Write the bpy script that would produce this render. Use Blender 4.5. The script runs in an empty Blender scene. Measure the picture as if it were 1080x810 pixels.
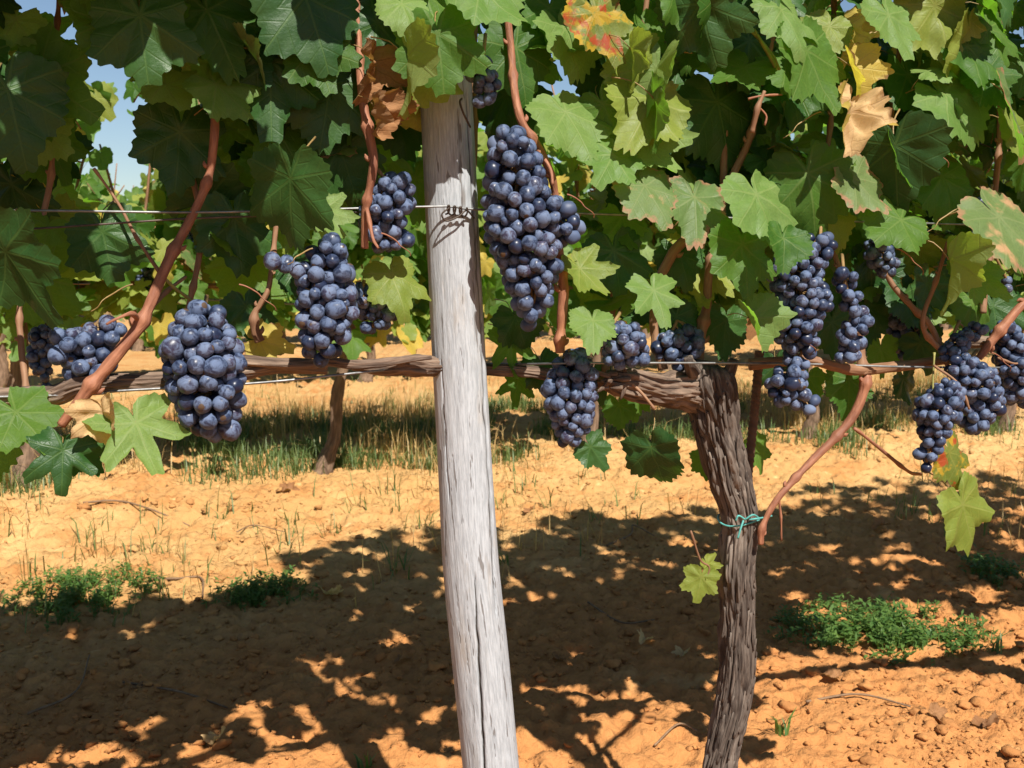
import bpy, math, random
import numpy as np
from mathutils import Vector, Matrix, noise

R = math.radians
rng = np.random.default_rng(11)
random.seed(11)
SC = bpy.context.scene
COL = SC.collection

# ------------------------------------------------------------------ camera, sky, sun, exposure
CAM_H = 0.80
F_PX = 1060.0                      # focal length in pixels of the 1080 px wide photograph
PITCH = math.atan(135.0 / F_PX)    # slight tilt down
cam_d = bpy.data.cameras.new('camera')
cam_d.sensor_width = 36.0
cam_d.lens = 36.0 * F_PX / 1080.0
cam_d.clip_start = 0.02
cam_d.clip_end = 2000
cam_d.dof.use_dof = True
cam_d.dof.focus_distance = 1.08
cam_d.dof.aperture_fstop = 17.0
cam = bpy.data.objects.new('camera', cam_d)
COL.objects.link(cam)
cam.location = (0, 0, CAM_H)
cam.rotation_euler = (math.pi / 2 - PITCH, 0, 0)
SC.camera = cam

SUN_EL, SUN_AZ = 51.0, 24.0        # sun behind the camera, to its right
sun_vec = Vector((math.sin(R(SUN_AZ)) * math.cos(R(SUN_EL)), -math.cos(R(SUN_AZ)) * math.cos(R(SUN_EL)), math.sin(R(SUN_EL))))
world = bpy.data.worlds.new('World')
SC.world = world
world.use_nodes = True
wn = world.node_tree
sky = wn.nodes.new('ShaderNodeTexSky')
sky.sky_type = 'NISHITA'
sky.sun_disc = False
sky.sun_elevation = R(SUN_EL)
sky.sun_rotation = R(180 - SUN_AZ)
sky.dust_density = 0.25
sky.ozone_density = 2.0
bg = wn.nodes['Background']
bg.inputs['Strength'].default_value = 0.05
wn.links.new(sky.outputs[0], bg.inputs['Color'])
sl = bpy.data.lights.new('sun', 'SUN')
sl.energy = 5.0
sl.angle = R(0.53)
sl.color = (1.0, 0.95, 0.86)
so = bpy.data.objects.new('sun', sl)
COL.objects.link(so)
so.rotation_euler = sun_vec.to_track_quat('Z', 'Y').to_euler()
so.location = sun_vec * 20
SC.view_settings.view_transform = 'Standard'
SC.view_settings.look = 'None'
SC.view_settings.exposure = 1.0
SC.view_settings.gamma = 1.0
SC.view_settings.use_curve_mapping = False
SC.render.engine = 'CYCLES'
SC.cycles.max_bounces = 8
SC.cycles.transparent_max_bounces = 4

# ------------------------------------------------------------------ where photo pixels lie in the place
C0 = Vector((0, 0, CAM_H))
SLOPE = 0.30
ALPHA = math.atan(SLOPE)
ROW_DIR = Vector((math.cos(ALPHA), math.sin(ALPHA), 0))     # along the vine rows
OUT = Vector((math.sin(ALPHA), -math.cos(ALPHA), 0))        # from the row towards the camera
UP = Vector((0, 0, 1))
ROW_Y = [1.08, 3.65, 6.25, 8.9]


def ray(px, py):
    x, y = (px - 540) / F_PX, -(py - 405) / F_PX
    cp, sp = math.cos(PITCH), math.sin(PITCH)
    return Vector((x, cp + y * sp, -sp + y * cp))


def at(px, py, off=0.0, row=0):
    """point seen at a photo pixel, off metres behind the plane of a vine row"""
    r = ray(px, py)
    p0 = Vector((0, ROW_Y[row], 0)) - OUT * off
    t = (p0 - C0).dot(OUT) / r.dot(OUT)
    return C0 + r * t


def ground_at(px, py):
    r = ray(px, py)
    t = -C0.z / r.z
    for _ in range(4):
        p = C0 + r * t
        t = (gz(p.x, p.y) - C0.z) / r.z
    return C0 + r * t


def proj(p):
    v = Vector(p) - C0
    cp, sp = math.cos(PITCH), math.sin(PITCH)
    d = v.y * cp - v.z * sp
    u = v.y * sp + v.z * cp
    if d < 0.05:
        return (9999, 9999, d)
    return (540 + F_PX * v.x / d, 405 - F_PX * u / d, d)


def mpp(p):
    return proj(p)[2] / F_PX


def row_point(s, off, z, row=0):
    return Vector((0, ROW_Y[row], 0)) + ROW_DIR * s - OUT * off + UP * z


def smooth(a, b, x):
    t = min(1, max(0, (x - a) / (b - a)))
    return t * t * (3 - 2 * t)


def gz(x, y):
    """height of the soil without its clods"""
    d = (Vector((x, y, 0)) - Vector((0, ROW_Y[1], 0))).dot(-OUT)   # behind the second row
    h = 0.055 * smooth(-0.62, -0.22, d + 0.10 * noise.noise(Vector((x * 1.7, y * 1.7, 3.1))))
    h += 0.03 * noise.noise(Vector((x * 0.9, y * 0.9, 0.3)))
    h -= 0.02 * smooth(2.2, 1.2, y)
    return h


# ------------------------------------------------------------------ mesh helpers
class Geo:
    """vertices, triangles and quads with two uv layers, several shapes collected for ONE mesh"""
    def __init__(s):
        s.V, s.UV, s.UW, s.F3, s.F4, s.M3, s.M4, s.n = [], [], [], [], [], [], [], 0

    def add(s, V, F3=None, F4=None, UV=None, UW=None, mi=0, M3=None, M4=None):
        V = np.asarray(V, float).reshape(-1, 3)
        k = len(V)
        s.V.append(V)
        s.UV.append(np.zeros((k, 2)) if UV is None else np.asarray(UV, float))
        s.UW.append(np.zeros((k, 2)) if UW is None else np.asarray(UW, float))
        if F3 is not None and len(F3):
            f = np.asarray(F3, int) + s.n
            s.F3.append(f)
            s.M3.append(np.full(len(f), mi) if M3 is None else M3)
        if F4 is not None and len(F4):
            f = np.asarray(F4, int) + s.n
            s.F4.append(f)
            s.M4.append(np.full(len(f), mi) if M4 is None else M4)
        s.n += k

    def arrays(s):
        V = np.concatenate(s.V)
        F3 = np.concatenate(s.F3) if s.F3 else np.zeros((0, 3), int)
        F4 = np.concatenate(s.F4) if s.F4 else np.zeros((0, 4), int)
        M3 = np.concatenate(s.M3) if s.M3 else np.zeros(0, int)
        M4 = np.concatenate(s.M4) if s.M4 else np.zeros(0, int)
        return V, np.concatenate(s.UV), np.concatenate(s.UW), F3, F4, M3, M4

    def mesh(s, name, mats, origin=(0, 0, 0)):
        V, UV, UW, F3, F4, M3, M4 = s.arrays()
        V = V - np.asarray(origin, float)
        me = bpy.data.meshes.new(name)
        me.vertices.add(len(V))
        me.vertices.foreach_set('co', V.ravel())
        loops = np.concatenate([F3.ravel(), F4.ravel()])
        me.loops.add(len(loops))
        me.loops.foreach_set('vertex_index', loops)
        nf = len(F3) + len(F4)
        me.polygons.add(nf)
        start = np.concatenate([np.arange(len(F3)) * 3, len(F3) * 3 + np.arange(len(F4)) * 4])
        me.polygons.foreach_set('loop_start', start)
        me.polygons.foreach_set('loop_total', np.concatenate([np.full(len(F3), 3), np.full(len(F4), 4)]))
        me.polygons.foreach_set('material_index', np.concatenate([M3, M4]))
        me.polygons.foreach_set('use_smooth', np.ones(nf, bool))
        for nm, A in (('uv', UV), ('uw', UW)):
            l = me.uv_layers.new(name=nm)
            l.data.foreach_set('uv', A[loops].ravel())
        for m in (mats if isinstance(mats, (list, tuple)) else [mats]):
            me.materials.append(m)
        me.update()
        me.validate()
        return me


def props(o, label=None, category=None, group=None, kind=None):
    for k, v in (('label', label), ('category', category), ('group', group), ('kind', kind)):
        if v:
            o[k] = v
    return o


def thing(name, loc, label, category, group=None):
    o = bpy.data.objects.new(name, None)
    o.empty_display_size = 0.05
    COL.objects.link(o)
    o.location = loc
    return props(o, label, category, group)


def root_loc(parent):
    p = Vector((0, 0, 0))
    while parent is not None:
        p += parent.location
        parent = parent.parent
    return p


def obj(name, geo, mats, parent=None, loc=None):
    """ONE mesh object from world-space geometry"""
    base = root_loc(parent) if parent is not None else Vector((0, 0, 0))
    org = Vector(loc) if loc is not None else (base if parent is not None else Vector((0, 0, 0)))
    o = bpy.data.objects.new(name, geo.mesh(name, mats, org))
    COL.objects.link(o)
    if parent is not None:
        o.parent = parent
    o.location = org - base
    return o


def place(name, me, M, parent=None):
    """an object with shared mesh data at world matrix M"""
    o = bpy.data.objects.new(name, me)
    COL.objects.link(o)
    if parent is not None:
        o.parent = parent
        M = Matrix.Translation(-root_loc(parent)) @ M
    o.matrix_basis = M
    return o


def catmull(P, n):
    P = [np.array(p, float) for p in P]
    if len(P) == 2:
        return np.array([P[0] + (P[1] - P[0]) * t for t in np.linspace(0, 1, n)])
    Q = [2 * P[0] - P[1]] + P + [2 * P[-1] - P[-2]]
    out = []
    for t in np.linspace(0, len(P) - 1 - 1e-6, n):
        i = int(t)
        u = t - i
        a, b, c, d = Q[i:i + 4]
        out.append(0.5 * ((2 * b) + (-a + c) * u + (2 * a - 5 * b + 4 * c - d) * u * u + (-a + 3 * b - 3 * c + d) * u ** 3))
    return np.array(out)


def tube(g, P, rad, ns=10, n=None, mi=0, disp=None, cap=True, uw=0.0, raw=False):
    """a swept round section; P points (3) and radii smoothed along the way; disp(theta, length, i) -> factor on the radius"""
    P4 = [tuple(p) + (r,) for p, r in zip(P, rad if hasattr(rad, '__len__') else [rad] * len(P))]
    n = n or max(2, len(P) * 4)
    Q = np.array(P4) if raw else catmull(P4, n)
    n = len(Q)
    X, rr = Q[:, :3], np.maximum(Q[:, 3], 1e-5)
    T = np.gradient(X, axis=0)
    T /= np.linalg.norm(T, axis=1)[:, None] + 1e-12
    ref = np.array([0.0, 1.0, 0.0]) if abs(T[0][1]) < 0.8 else np.array([1.0, 0.0, 0.0])
    L = np.concatenate([[0], np.cumsum(np.linalg.norm(np.diff(X, axis=0), axis=1))])
    th = np.linspace(0, 2 * math.pi, ns, endpoint=False)
    V, UV, UW = [], [], []
    N = ref - T[0] * ref.dot(T[0])
    for i in range(n):
        N = N - T[i] * N.dot(T[i])
        N /= np.linalg.norm(N) + 1e-12
        B = np.cross(T[i], N)
        f = np.ones(ns) if disp is None else np.array([disp(a, L[i], i / (n - 1)) for a in th])
        ring = X[i] + (np.cos(th)[:, None] * N + np.sin(th)[:, None] * B) * (rr[i] * f)[:, None]
        V.append(ring)
        UV.append(np.stack([np.cos(th) * rr[i], np.sin(th) * rr[i]], 1))
        UW.append(np.stack([np.full(ns, L[i]), np.full(ns, uw)], 1))
    V, UV, UW = np.concatenate(V), np.concatenate(UV), np.concatenate(UW)
    i, j = np.meshgrid(np.arange(n - 1), np.arange(ns), indexing='ij')
    a, b = i * ns + j, i * ns + (j + 1) % ns
    F4 = np.stack([a, b, b + ns, a + ns], -1).reshape(-1, 4)
    F3 = []
    if cap:
        V = np.concatenate([V, [X[0], X[-1]]])
        UV = np.concatenate([UV, [[0, 0], [0, 0]]])
        UW = np.concatenate([UW, [[0, uw], [L[-1], uw]]])
        k = n * ns
        for q in range(ns):
            F3.append((k, (q + 1) % ns, q))
            F3.append((k + 1, (n - 1) * ns + q, (n - 1) * ns + (q + 1) % ns))
    g.add(V, F3, F4, UV, UW, mi)
    return X


# ------------------------------------------------------------------ materials
class NT:
    def __init__(s, name):
        s.m = bpy.data.materials.new(name)
        s.m.use_nodes = True
        s.t = s.m.node_tree
        s.t.nodes.clear()
        s.out = s.t.nodes.new('ShaderNodeOutputMaterial')

    def n(s, typ, ins=None, out=0, **attr):
        nd = s.t.nodes.new('ShaderNode' + typ)
        for k, v in attr.items():
            setattr(nd, k, v)
        for k, v in (ins or {}).items():
            s.put(nd.inputs[k], v)
        return nd.outputs[out]

    def put(s, sock, v):
        if hasattr(v, 'is_output'):
            s.t.links.new(v, sock)
        else:
            if sock.type == 'RGBA' and len(v) == 3:
                v = tuple(v) + (1,)
            sock.default_value = v

    def math(s, op, a, b=0.0, clamp=False):
        return s.n('Math', {0: a, 1: b}, operation=op, use_clamp=clamp)

    def mix(s, f, a, b, blend='MIX'):
        nd = s.t.nodes.new('ShaderNodeMix')
        nd.data_type = 'RGBA'
        nd.blend_type = blend
        nd.clamp_factor = True
        s.put(nd.inputs[0], f)
        s.put(nd.inputs[6], a)
        s.put(nd.inputs[7], b)
        return nd.outputs[2]

    def remap(s, v, a, b, c=0.0, d=1.0, interp='SMOOTHSTEP'):
        return s.n('MapRange', {0: v, 1: a, 2: b, 3: c, 4: d}, interpolation_type=interp)

    def noise(s, vec, scale, detail=4.0, rough=0.55, dist=0.0, out=0):
        return s.n('TexNoise', {'Vector': vec, 'Scale': scale, 'Detail': detail, 'Roughness': rough, 'Distortion': dist}, out=out)

    def uv(s, name):
        return s.n('UVMap', uv_map=name)

    def sep(s, v):
        nd = s.t.nodes.new('ShaderNodeSeparateXYZ')
        s.put(nd.inputs[0], v)
        return nd.outputs

    def comb(s, x, y, z):
        return s.n('CombineXYZ', {0: x, 1: y, 2: z})

    def bump(s, h, strength, dist, normal=None):
        ins = {'Height': h, 'Strength': strength, 'Distance': dist}
        if normal is not None:
            ins['Normal'] = normal
        return s.n('Bump', ins)

    def principled(s, col, rough, normal=None, spec=0.5, **kw):
        ins = {'Base Color': col, 'Roughness': rough, 'Specular IOR Level': spec}
        if normal is not None:
            ins['Normal'] = normal
        ins.update(kw)
        return s.n('BsdfPrincipled', ins)

    def done(s, sh):
        s.t.links.new(sh, s.out.inputs['Surface'])
        return s.m

    def rnd(s):
        """one random number for each object, and for each loose piece of a merged mesh"""
        a = s.n('ObjectInfo', out=5)
        g = s.t.nodes.new('ShaderNodeNewGeometry').outputs['Random Per Island']
        return s.math('FRACT', s.math('ADD', s.math('MULTIPLY', a, 7.31), g))


def soil_mat(name, clod=False):
    t = NT(name)
    p = t.n('TexCoord', out=3) if clod else t.n('NewGeometry', out=0)
    big = t.noise(p, 0.7, 3)
    mid = t.noise(p, 7.0, 6, 0.62)
    fine = t.noise(p, 62.0, 5, 0.65)
    c = t.mix(t.remap(big, 0.35, 0.65), (0.385, 0.215, 0.080), (0.445, 0.275, 0.115))
    c = t.mix(t.remap(mid, 0.42, 0.72), c, (0.36, 0.16, 0.052))
    c = t.mix(t.remap(fine, 0.55, 0.8, 0, 0.6), c, (0.24, 0.115, 0.045))
    c = t.mix(t.remap(t.noise(p, 23.0, 4), 0.62, 0.75, 0, 0.55), c, (0.62, 0.43, 0.2))
    # redder to the right; towards the first row the shade's reddish tint is painted in
    x = t.sep(p)[0]
    y = t.sep(p)[1]
    red = t.remap(t.math('ADD', t.math('ADD', t.math('MULTIPLY', x, 0.45), t.math('MULTIPLY', big, 0.9)), t.math('MULTIPLY', t.math('SUBTRACT', y, 2.35), -0.85)), 0.05, 0.85)
    c = t.mix(t.math('MULTIPLY', red, 0.9), c, t.mix(fine, (0.33, 0.125, 0.038), (0.43, 0.200, 0.068)))
    c = t.mix(t.remap(t.noise(p, 3.1, 4, 0.6), 0.58, 0.70, 0, 0.5), c, (0.54, 0.33, 0.14))
    if not clod:
        vr = t.n('TexVoronoi', {'Vector': p, 'Scale': 38.0}, out=0, feature='F1')
        h = t.math('ADD', t.math('MULTIPLY', mid, 0.8), t.math('ADD', t.math('MULTIPLY', fine, 0.45), t.math('MULTIPLY', vr, -0.3)))
        nrm = t.bump(h, 0.9, 0.02)
    else:
        c = t.mix(t.math('MULTIPLY', t.rnd(), 0.6), c, (0.25, 0.105, 0.036))
        nrm = t.bump(fine, 0.7, 0.006)
    return t.done(t.principled(c, 0.95, nrm, 0.15))


def leaf_mat(name, ca, cb, vein, edge=None, edge_lo=1.15, edge_hi=1.3, transl=(0.22, 0.46, 0.02), back=(0.15, 0.21, 0.08), tf=0.42, spots=None, rough=0.50, spec=0.26, coat=0.0):
    t = NT(name)
    uv = t.uv('uv')
    x, y, _ = t.sep(uv)
    fr = t.sep(t.uv('uw'))[0]
    r = t.n('VectorMath', {0: uv}, out=1, operation='LENGTH')
    ang = t.math('ARCTAN2', x, y)
    d = t.math('PINGPONG', ang, R(26.25))
    perp = t.math('MULTIPLY', r, t.math('SINE', d))
    along = t.math('MULTIPLY', r, t.math('COSINE', d))
    w = t.math('SUBTRACT', 0.026, t.math('MULTIPLY', r, 0.014))
    main = t.remap(t.math('DIVIDE', perp, w), 1.0, 0.35)
    sec = t.math('PINGPONG', t.math('MULTIPLY', t.math('SUBTRACT', along, t.math('MULTIPLY', perp, 0.75)), 4.6), 0.5)
    second = t.math('MULTIPLY', t.remap(sec, 0.10, 0.01), 0.30)
    veins = t.math('MAXIMUM', main, second)
    rnd = t.rnd()
    off = t.comb(t.math('MULTIPLY', rnd, 17.0), t.math('MULTIPLY', rnd, 9.0), rnd)
    pos = t.n('VectorMath', {0: uv, 1: off}, operation='ADD')
    mott = t.noise(pos, 3.2, 5, 0.6)
    fine = t.noise(pos, 26.0, 3, 0.6)
    c = t.mix(rnd, ca, cb)
    c = t.mix(t.remap(mott, 0.40, 0.75, 0, 0.5), c, cb)
    c = t.mix(t.math('MULTIPLY', t.remap(fine, 0.4, 0.7), 0.25), c, tuple(v * 0.6 for v in ca))
    c = t.mix(t.math('MULTIPLY', veins, 0.28), c, vein)
    if spots is not None:
        for (sc, lo, hi, col) in spots:
            c = t.mix(t.remap(t.noise(pos, sc, 4, 0.6, 0.4), lo, hi), c, col)
    tc = t.mix(0.5, transl, t.mix(1.0, c, (2.1, 2.8, 1.2), 'MULTIPLY'))
    tc = t.mix(t.math('MULTIPLY', main, 0.5), tc, tuple(v * 0.5 for v in transl))
    bk = t.n('NewGeometry', out=6)
    c2 = t.mix(bk, c, t.mix(0.72, c, back))
    if edge is not None:
        e = t.math('ADD', fr, t.math('MULTIPLY', t.math('SUBTRACT', mott, 0.5), 1.1))
        ef = t.remap(e, edge_lo, edge_hi)
        c2 = t.mix(ef, c2, t.mix(fine, edge, tuple(v * 0.55 for v in edge)))
        tc = t.mix(ef, tc, edge)
    h = t.math('SUBTRACT', t.math('MULTIPLY', fine, 0.35), t.math('MULTIPLY', veins, 0.8))
    nrm = t.bump(h, 0.28, 0.004)
    s1 = t.principled(c2, t.remap(mott, 0.3, 0.7, rough - 0.06, rough + 0.14), nrm, spec)
    s2 = t.n('BsdfTranslucent', {'Color': tc, 'Normal': nrm})
    return t.done(t.n('MixShader', {0: tf, 1: s1, 2: s2}))


def bark_mat(name, c1, c2, c3, sc=(1, 1, 0.12), scale=260.0, bump=0.9, rough=0.85):
    t = NT(name)
    u = t.sep(t.uv('uv'))
    l = t.sep(t.uv('uw'))
    v = t.comb(t.math('MULTIPLY', u[0], sc[0]), t.math('MULTIPLY', u[1], sc[1]), t.math('MULTIPLY', t.math('ADD', l[0], l[1]), sc[2]))
    a = t.noise(v, scale, 5, 0.6, 0.3)
    b = t.noise(v, scale * 0.28, 4, 0.6)
    k = t.noise(t.n('TexCoord', out=3), 22.0, 4)
    c = t.mix(t.remap(a, 0.35, 0.68), c1, c2)
    c = t.mix(t.remap(b, 0.45, 0.75, 0, 0.8), c, c3)
    c = t.mix(t.remap(k, 0.5, 0.75, 0, 0.5), c, c1)
    h = t.math('ADD', t.math('MULTIPLY', a, 0.6), b)
    return t.done(t.principled(c, rough, t.bump(h, bump, 0.004), 0.25))


def post_mat():
    t = NT('weathered_wood')
    u = t.sep(t.uv('uv'))
    l = t.sep(t.uv('uw'))
    v = t.comb(u[0], u[1], t.math('MULTIPLY', l[0], 0.10))
    v2 = t.comb(u[0], u[1], t.math('MULTIPLY', l[0], 0.25))
    a = t.noise(v, 420.0, 5, 0.65, 0.2)
    b = t.noise(v, 95.0, 4, 0.6)
    st = t.noise(v2, 34.0, 5, 0.65)
    c = t.mix(t.remap(a, 0.32, 0.68), (0.245, 0.258, 0.275), (0.365, 0.382, 0.405))
    c = t.mix(t.remap(b, 0.55, 0.75, 0, 0.4), c, (0.25, 0.225, 0.195))
    c = t.mix(t.remap(st, 0.55, 0.75, 0, 0.6), c, (0.29, 0.24, 0.19))
    kn = t.remap(t.n('TexVoronoi', {'Vector': v2, 'Scale': 24.0, 'Randomness': 1.0}, feature='F1'), 0.10, 0.03)
    c = t.mix(t.math('MULTIPLY', kn, 0.6), c, (0.12, 0.095, 0.075))
    ck = t.remap(t.noise(v, 210.0, 3, 0.5, 0.1), 0.63, 0.68)
    c = t.mix(t.math('MULTIPLY', ck, 0.75), c, (0.09, 0.075, 0.065))
    cr = l[1]                                    # carved cracks
    c = t.mix(t.remap(cr, 0.25, 0.8), c, (0.035, 0.028, 0.022))
    h = t.math('SUBTRACT', t.math('ADD', t.math('MULTIPLY', a, 0.5), b), t.math('MULTIPLY', ck, 0.7))
    return t.done(t.principled(c, 0.82, t.bump(h, 0.55, 0.003), 0.25))


def grape_mat():
    t = NT('grape_skin')
    rnd = t.rnd()
    p = t.n('VectorMath', {0: t.n('TexCoord', out=3), 1: t.comb(t.math('MULTIPLY', rnd, 5.0), rnd, 0.0)}, operation='ADD')
    a = t.noise(p, 1.25, 4, 0.6, 0.8)
    b = t.noise(p, 7.0, 4, 0.65)
    bloom = t.math('ADD', t.remap(a, 0.36, 0.60, 0.18, 1.0), t.math('MULTIPLY', t.math('SUBTRACT', b, 0.5), 0.8))
    some = t.remap(rnd, 0.0, 0.30, 0.12, 1.0)     # a few berries are rubbed bare
    bloom = t.math('MULTIPLY', bloom, some, clamp=True)
    skin = t.mix(t.remap(rnd, 0.55, 1.0), (0.007, 0.010, 0.028), (0.022, 0.008, 0.020))
    wax = t.mix(rnd, (0.060, 0.090, 0.168), (0.100, 0.130, 0.206))
    c = t.mix(bloom, skin, wax)
    tip = t.sep(t.n('TexCoord', out=3))[2]
    c = t.mix(t.remap(tip, -1.085, -1.12), c, (0.06, 0.035, 0.02))
    rough = t.remap(bloom, 0.1, 0.9, 0.34, 0.76)
    return t.done(t.principled(c, rough, None, 0.32))


def plain(name, col, rough=0.7, metal=0.0, var=0.25, scale=60.0, spec=0.4):
    t = NT(name)
    p = t.n('TexCoord', out=3)
    a = t.noise(p, scale, 4, 0.6)
    c = t.mix(t.remap(a, 0.35, 0.7), col, tuple(v * (1 - var) * 0.8 for v in col))
    c = t.mix(t.math('MULTIPLY', t.rnd(), var), c, tuple(v * 0.5 for v in col))
    return t.done(t.principled(c, rough, t.bump(a, 0.3, 0.002), spec, **{'Metallic': metal}))


def blade_mat(name, ca, cb, tf=0.3):
    t = NT(name)
    c = t.mix(t.rnd(), ca, cb)
    s1 = t.principled(c, 0.5, None, 0.35)
    s2 = t.n('BsdfTranslucent', {'Color': t.mix(1.0, c, (2.2, 2.2, 1.2), 'MULTIPLY')})
    return t.done(t.n('MixShader', {0: tf, 1: s1, 2: s2}))


BROWN = (0.24, 0.12, 0.05)
M = {
    'soil': soil_mat('orange_soil'),
    'clod': soil_mat('soil_clod', True),
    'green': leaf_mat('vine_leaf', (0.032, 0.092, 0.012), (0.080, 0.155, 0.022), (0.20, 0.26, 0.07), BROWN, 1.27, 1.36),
    'pale': leaf_mat('vine_leaf_sun_pale', (0.095, 0.180, 0.038), (0.175, 0.250, 0.070), (0.27, 0.32, 0.11), BROWN, 1.22, 1.32),  # brightness of sunlit leaves painted in; a chance tone among the fill leaves
    'dark': leaf_mat('vine_leaf_shade_dark', (0.014, 0.048, 0.010), (0.030, 0.076, 0.015), (0.08, 0.14, 0.03), None, transl=(0.07, 0.24, 0.012), tf=0.14, rough=0.44),  # shade put into the green of shaded leaves; random tone elsewhere
    'yellowgreen': leaf_mat('vine_leaf_yellow_green', (0.13, 0.18, 0.030), (0.20, 0.23, 0.040), (0.30, 0.30, 0.09), BROWN, 1.12, 1.25, transl=(0.45, 0.50, 0.04), tf=0.36),
    'yellow': leaf_mat('vine_leaf_yellow', (0.46, 0.33, 0.06), (0.36, 0.30, 0.07), (0.45, 0.38, 0.12), BROWN, 0.95, 1.15, transl=(0.75, 0.5, 0.06), tf=0.36),
    'browning': leaf_mat('vine_leaf_browning', (0.105, 0.165, 0.055), (0.15, 0.20, 0.07), (0.26, 0.28, 0.12), (0.40, 0.22, 0.12), 0.86, 1.04, spots=[(2.0, 0.56, 0.70, (0.42, 0.25, 0.13))]),
    'autumn': leaf_mat('vine_leaf_turning', (0.09, 0.13, 0.022), (0.17, 0.18, 0.03), (0.3, 0.28, 0.06), (0.25, 0.1, 0.03), 1.0, 1.2, transl=(0.5, 0.36, 0.03), tf=0.36,
                       spots=[(2.2, 0.50, 0.58, (0.34, 0.22, 0.02)), (1.8, 0.52, 0.60, (0.30, 0.050, 0.016))]),
    'tan': leaf_mat('dry_leaf_tan', (0.46, 0.30, 0.14), (0.55, 0.38, 0.20), (0.36, 0.22, 0.10), BROWN, 0.9, 1.2, transl=(0.6, 0.36, 0.12), back=(0.5, 0.36, 0.2), tf=0.3, rough=0.7, spec=0.2),
    'dead': leaf_mat('dead_leaf_brown', (0.20, 0.088, 0.034), (0.30, 0.15, 0.065), (0.14, 0.06, 0.025), BROWN, 0.8, 1.2, transl=(0.34, 0.12, 0.03), back=(0.26, 0.15, 0.08), tf=0.22, rough=0.7, spec=0.2),
    'petiole': plain('petiole', (0.26, 0.17, 0.06), 0.5),
    'cane': bark_mat('cane_bark', (0.19, 0.075, 0.042), (0.30, 0.130, 0.072), (0.13, 0.050, 0.030), (1, 1, 0.22), 240.0, 0.6, 0.6),
    'brown_cane': bark_mat('brown_cane_bark', (0.17, 0.085, 0.045), (0.25, 0.14, 0.08), (0.12, 0.055, 0.03), (1, 1, 0.15), 200.0, 0.4, 0.65),
    'green_cane': plain('green_shoot', (0.24, 0.22, 0.06), 0.5),
    'bark': bark_mat('old_vine_bark', (0.036, 0.026, 0.021), (0.115, 0.088, 0.070), (0.235, 0.19, 0.155), (1, 1, 0.11), 230.0, 1.0, 0.9),
    'cordon': bark_mat('cordon_bark', (0.060, 0.040, 0.030), (0.185, 0.125, 0.090), (0.29, 0.21, 0.15), (1, 1, 0.1), 230.0, 1.0, 0.9),
    'far_bark': bark_mat('far_vine_bark', (0.095, 0.060, 0.038), (0.21, 0.135, 0.088), (0.15, 0.095, 0.06), (1, 1, 0.15), 120.0, 0.8, 0.9),
    'post': post_mat(),
    'grape': grape_mat(),
    'stem': plain('grape_stem', (0.23, 0.14, 0.055), 0.6),
    'wire': plain('galvanised_wire', (0.27, 0.27, 0.27), 0.5, 0.7, 0.5, 60.0),
    'dark_wire': plain('rusty_tie_wire', (0.10, 0.075, 0.06), 0.6, 0.5, 0.4),
    'rust': plain('rusted_steel', (0.13, 0.072, 0.045), 0.8, 0.2, 0.4),
    'string': plain('turquoise_string', (0.09, 0.36, 0.33), 0.6, 0.0, 0.3),
    'grass': blade_mat('grass_blade', (0.065, 0.115, 0.030), (0.125, 0.155, 0.050)),
    'straw': blade_mat('straw_blade', (0.44, 0.31, 0.13), (0.30, 0.19, 0.075)),
    'weed': blade_mat('weed_leaf', (0.045, 0.105, 0.022), (0.10, 0.165, 0.035)),
    'twig': plain('dry_twig', (0.21, 0.125, 0.068), 0.8),
}

# ------------------------------------------------------------------ the ground: one sheet out to the horizon
def graded(lo, hi, step, far):
    a = list(np.arange(lo, hi, step))
    s, p = step, a[-1]
    while p < far:
        s *= 1.35
        p += s
        a.append(p)
    s, p, b = step, a[0], []
    while p > -far:
        s *= 1.35
        p -= s
        b.append(p)
    return np.array(b[::-1] + a)


def clod_height(x, y):
    v = Vector((x, y, 0.0))
    h = gz(x, y)
    h += 0.010 * noise.fractal(v * 4.5, 0.9, 2.1, 3)
    m = 0.5 + 0.5 * noise.noise(v * 1.3 + Vector((7, 3, 1)))
    b = abs(noise.noise(v * 13.0 + Vector((2, 9, 4))))
    h += 0.026 * m * (0.5 - b)
    h += 0.0125 * noise.fractal(v * 30.0, 0.55, 2.2, 4)
    h -= 0.022 * max(0.0, noise.noise(v * 19.0 + Vector((1, 5, 2))) - 0.18)
    return h


def build_ground():
    X = graded(-2.2, 3.0, 0.0075, 700.0)
    Y = graded(1.3, 4.5, 0.0075, 900.0)
    nx, ny = len(X), len(Y)
    V = np.empty((ny, nx, 3))
    for j, y in enumerate(Y):
        for i, x in enumerate(X):
            if -12 < x < 14 and -6 < y < 16:
                V[j, i] = (x, y, clod_height(x, y))
            else:
                V[j, i] = (x, y, 0.0)
    j, i = np.meshgrid(np.arange(ny - 1), np.arange(nx - 1), indexing='ij')
    a = j * nx + i
    F4 = np.stack([a, a + 1, a + nx + 1, a + nx], -1).reshape(-1, 4)
    g = Geo()
    g.add(V.reshape(-1, 3), None, F4, V.reshape(-1, 3)[:, :2])
    o = obj('ground', g, M['soil'])
    props(o, 'bare orange cloddy soil between the vine rows', kind='structure')


build_ground()

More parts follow.
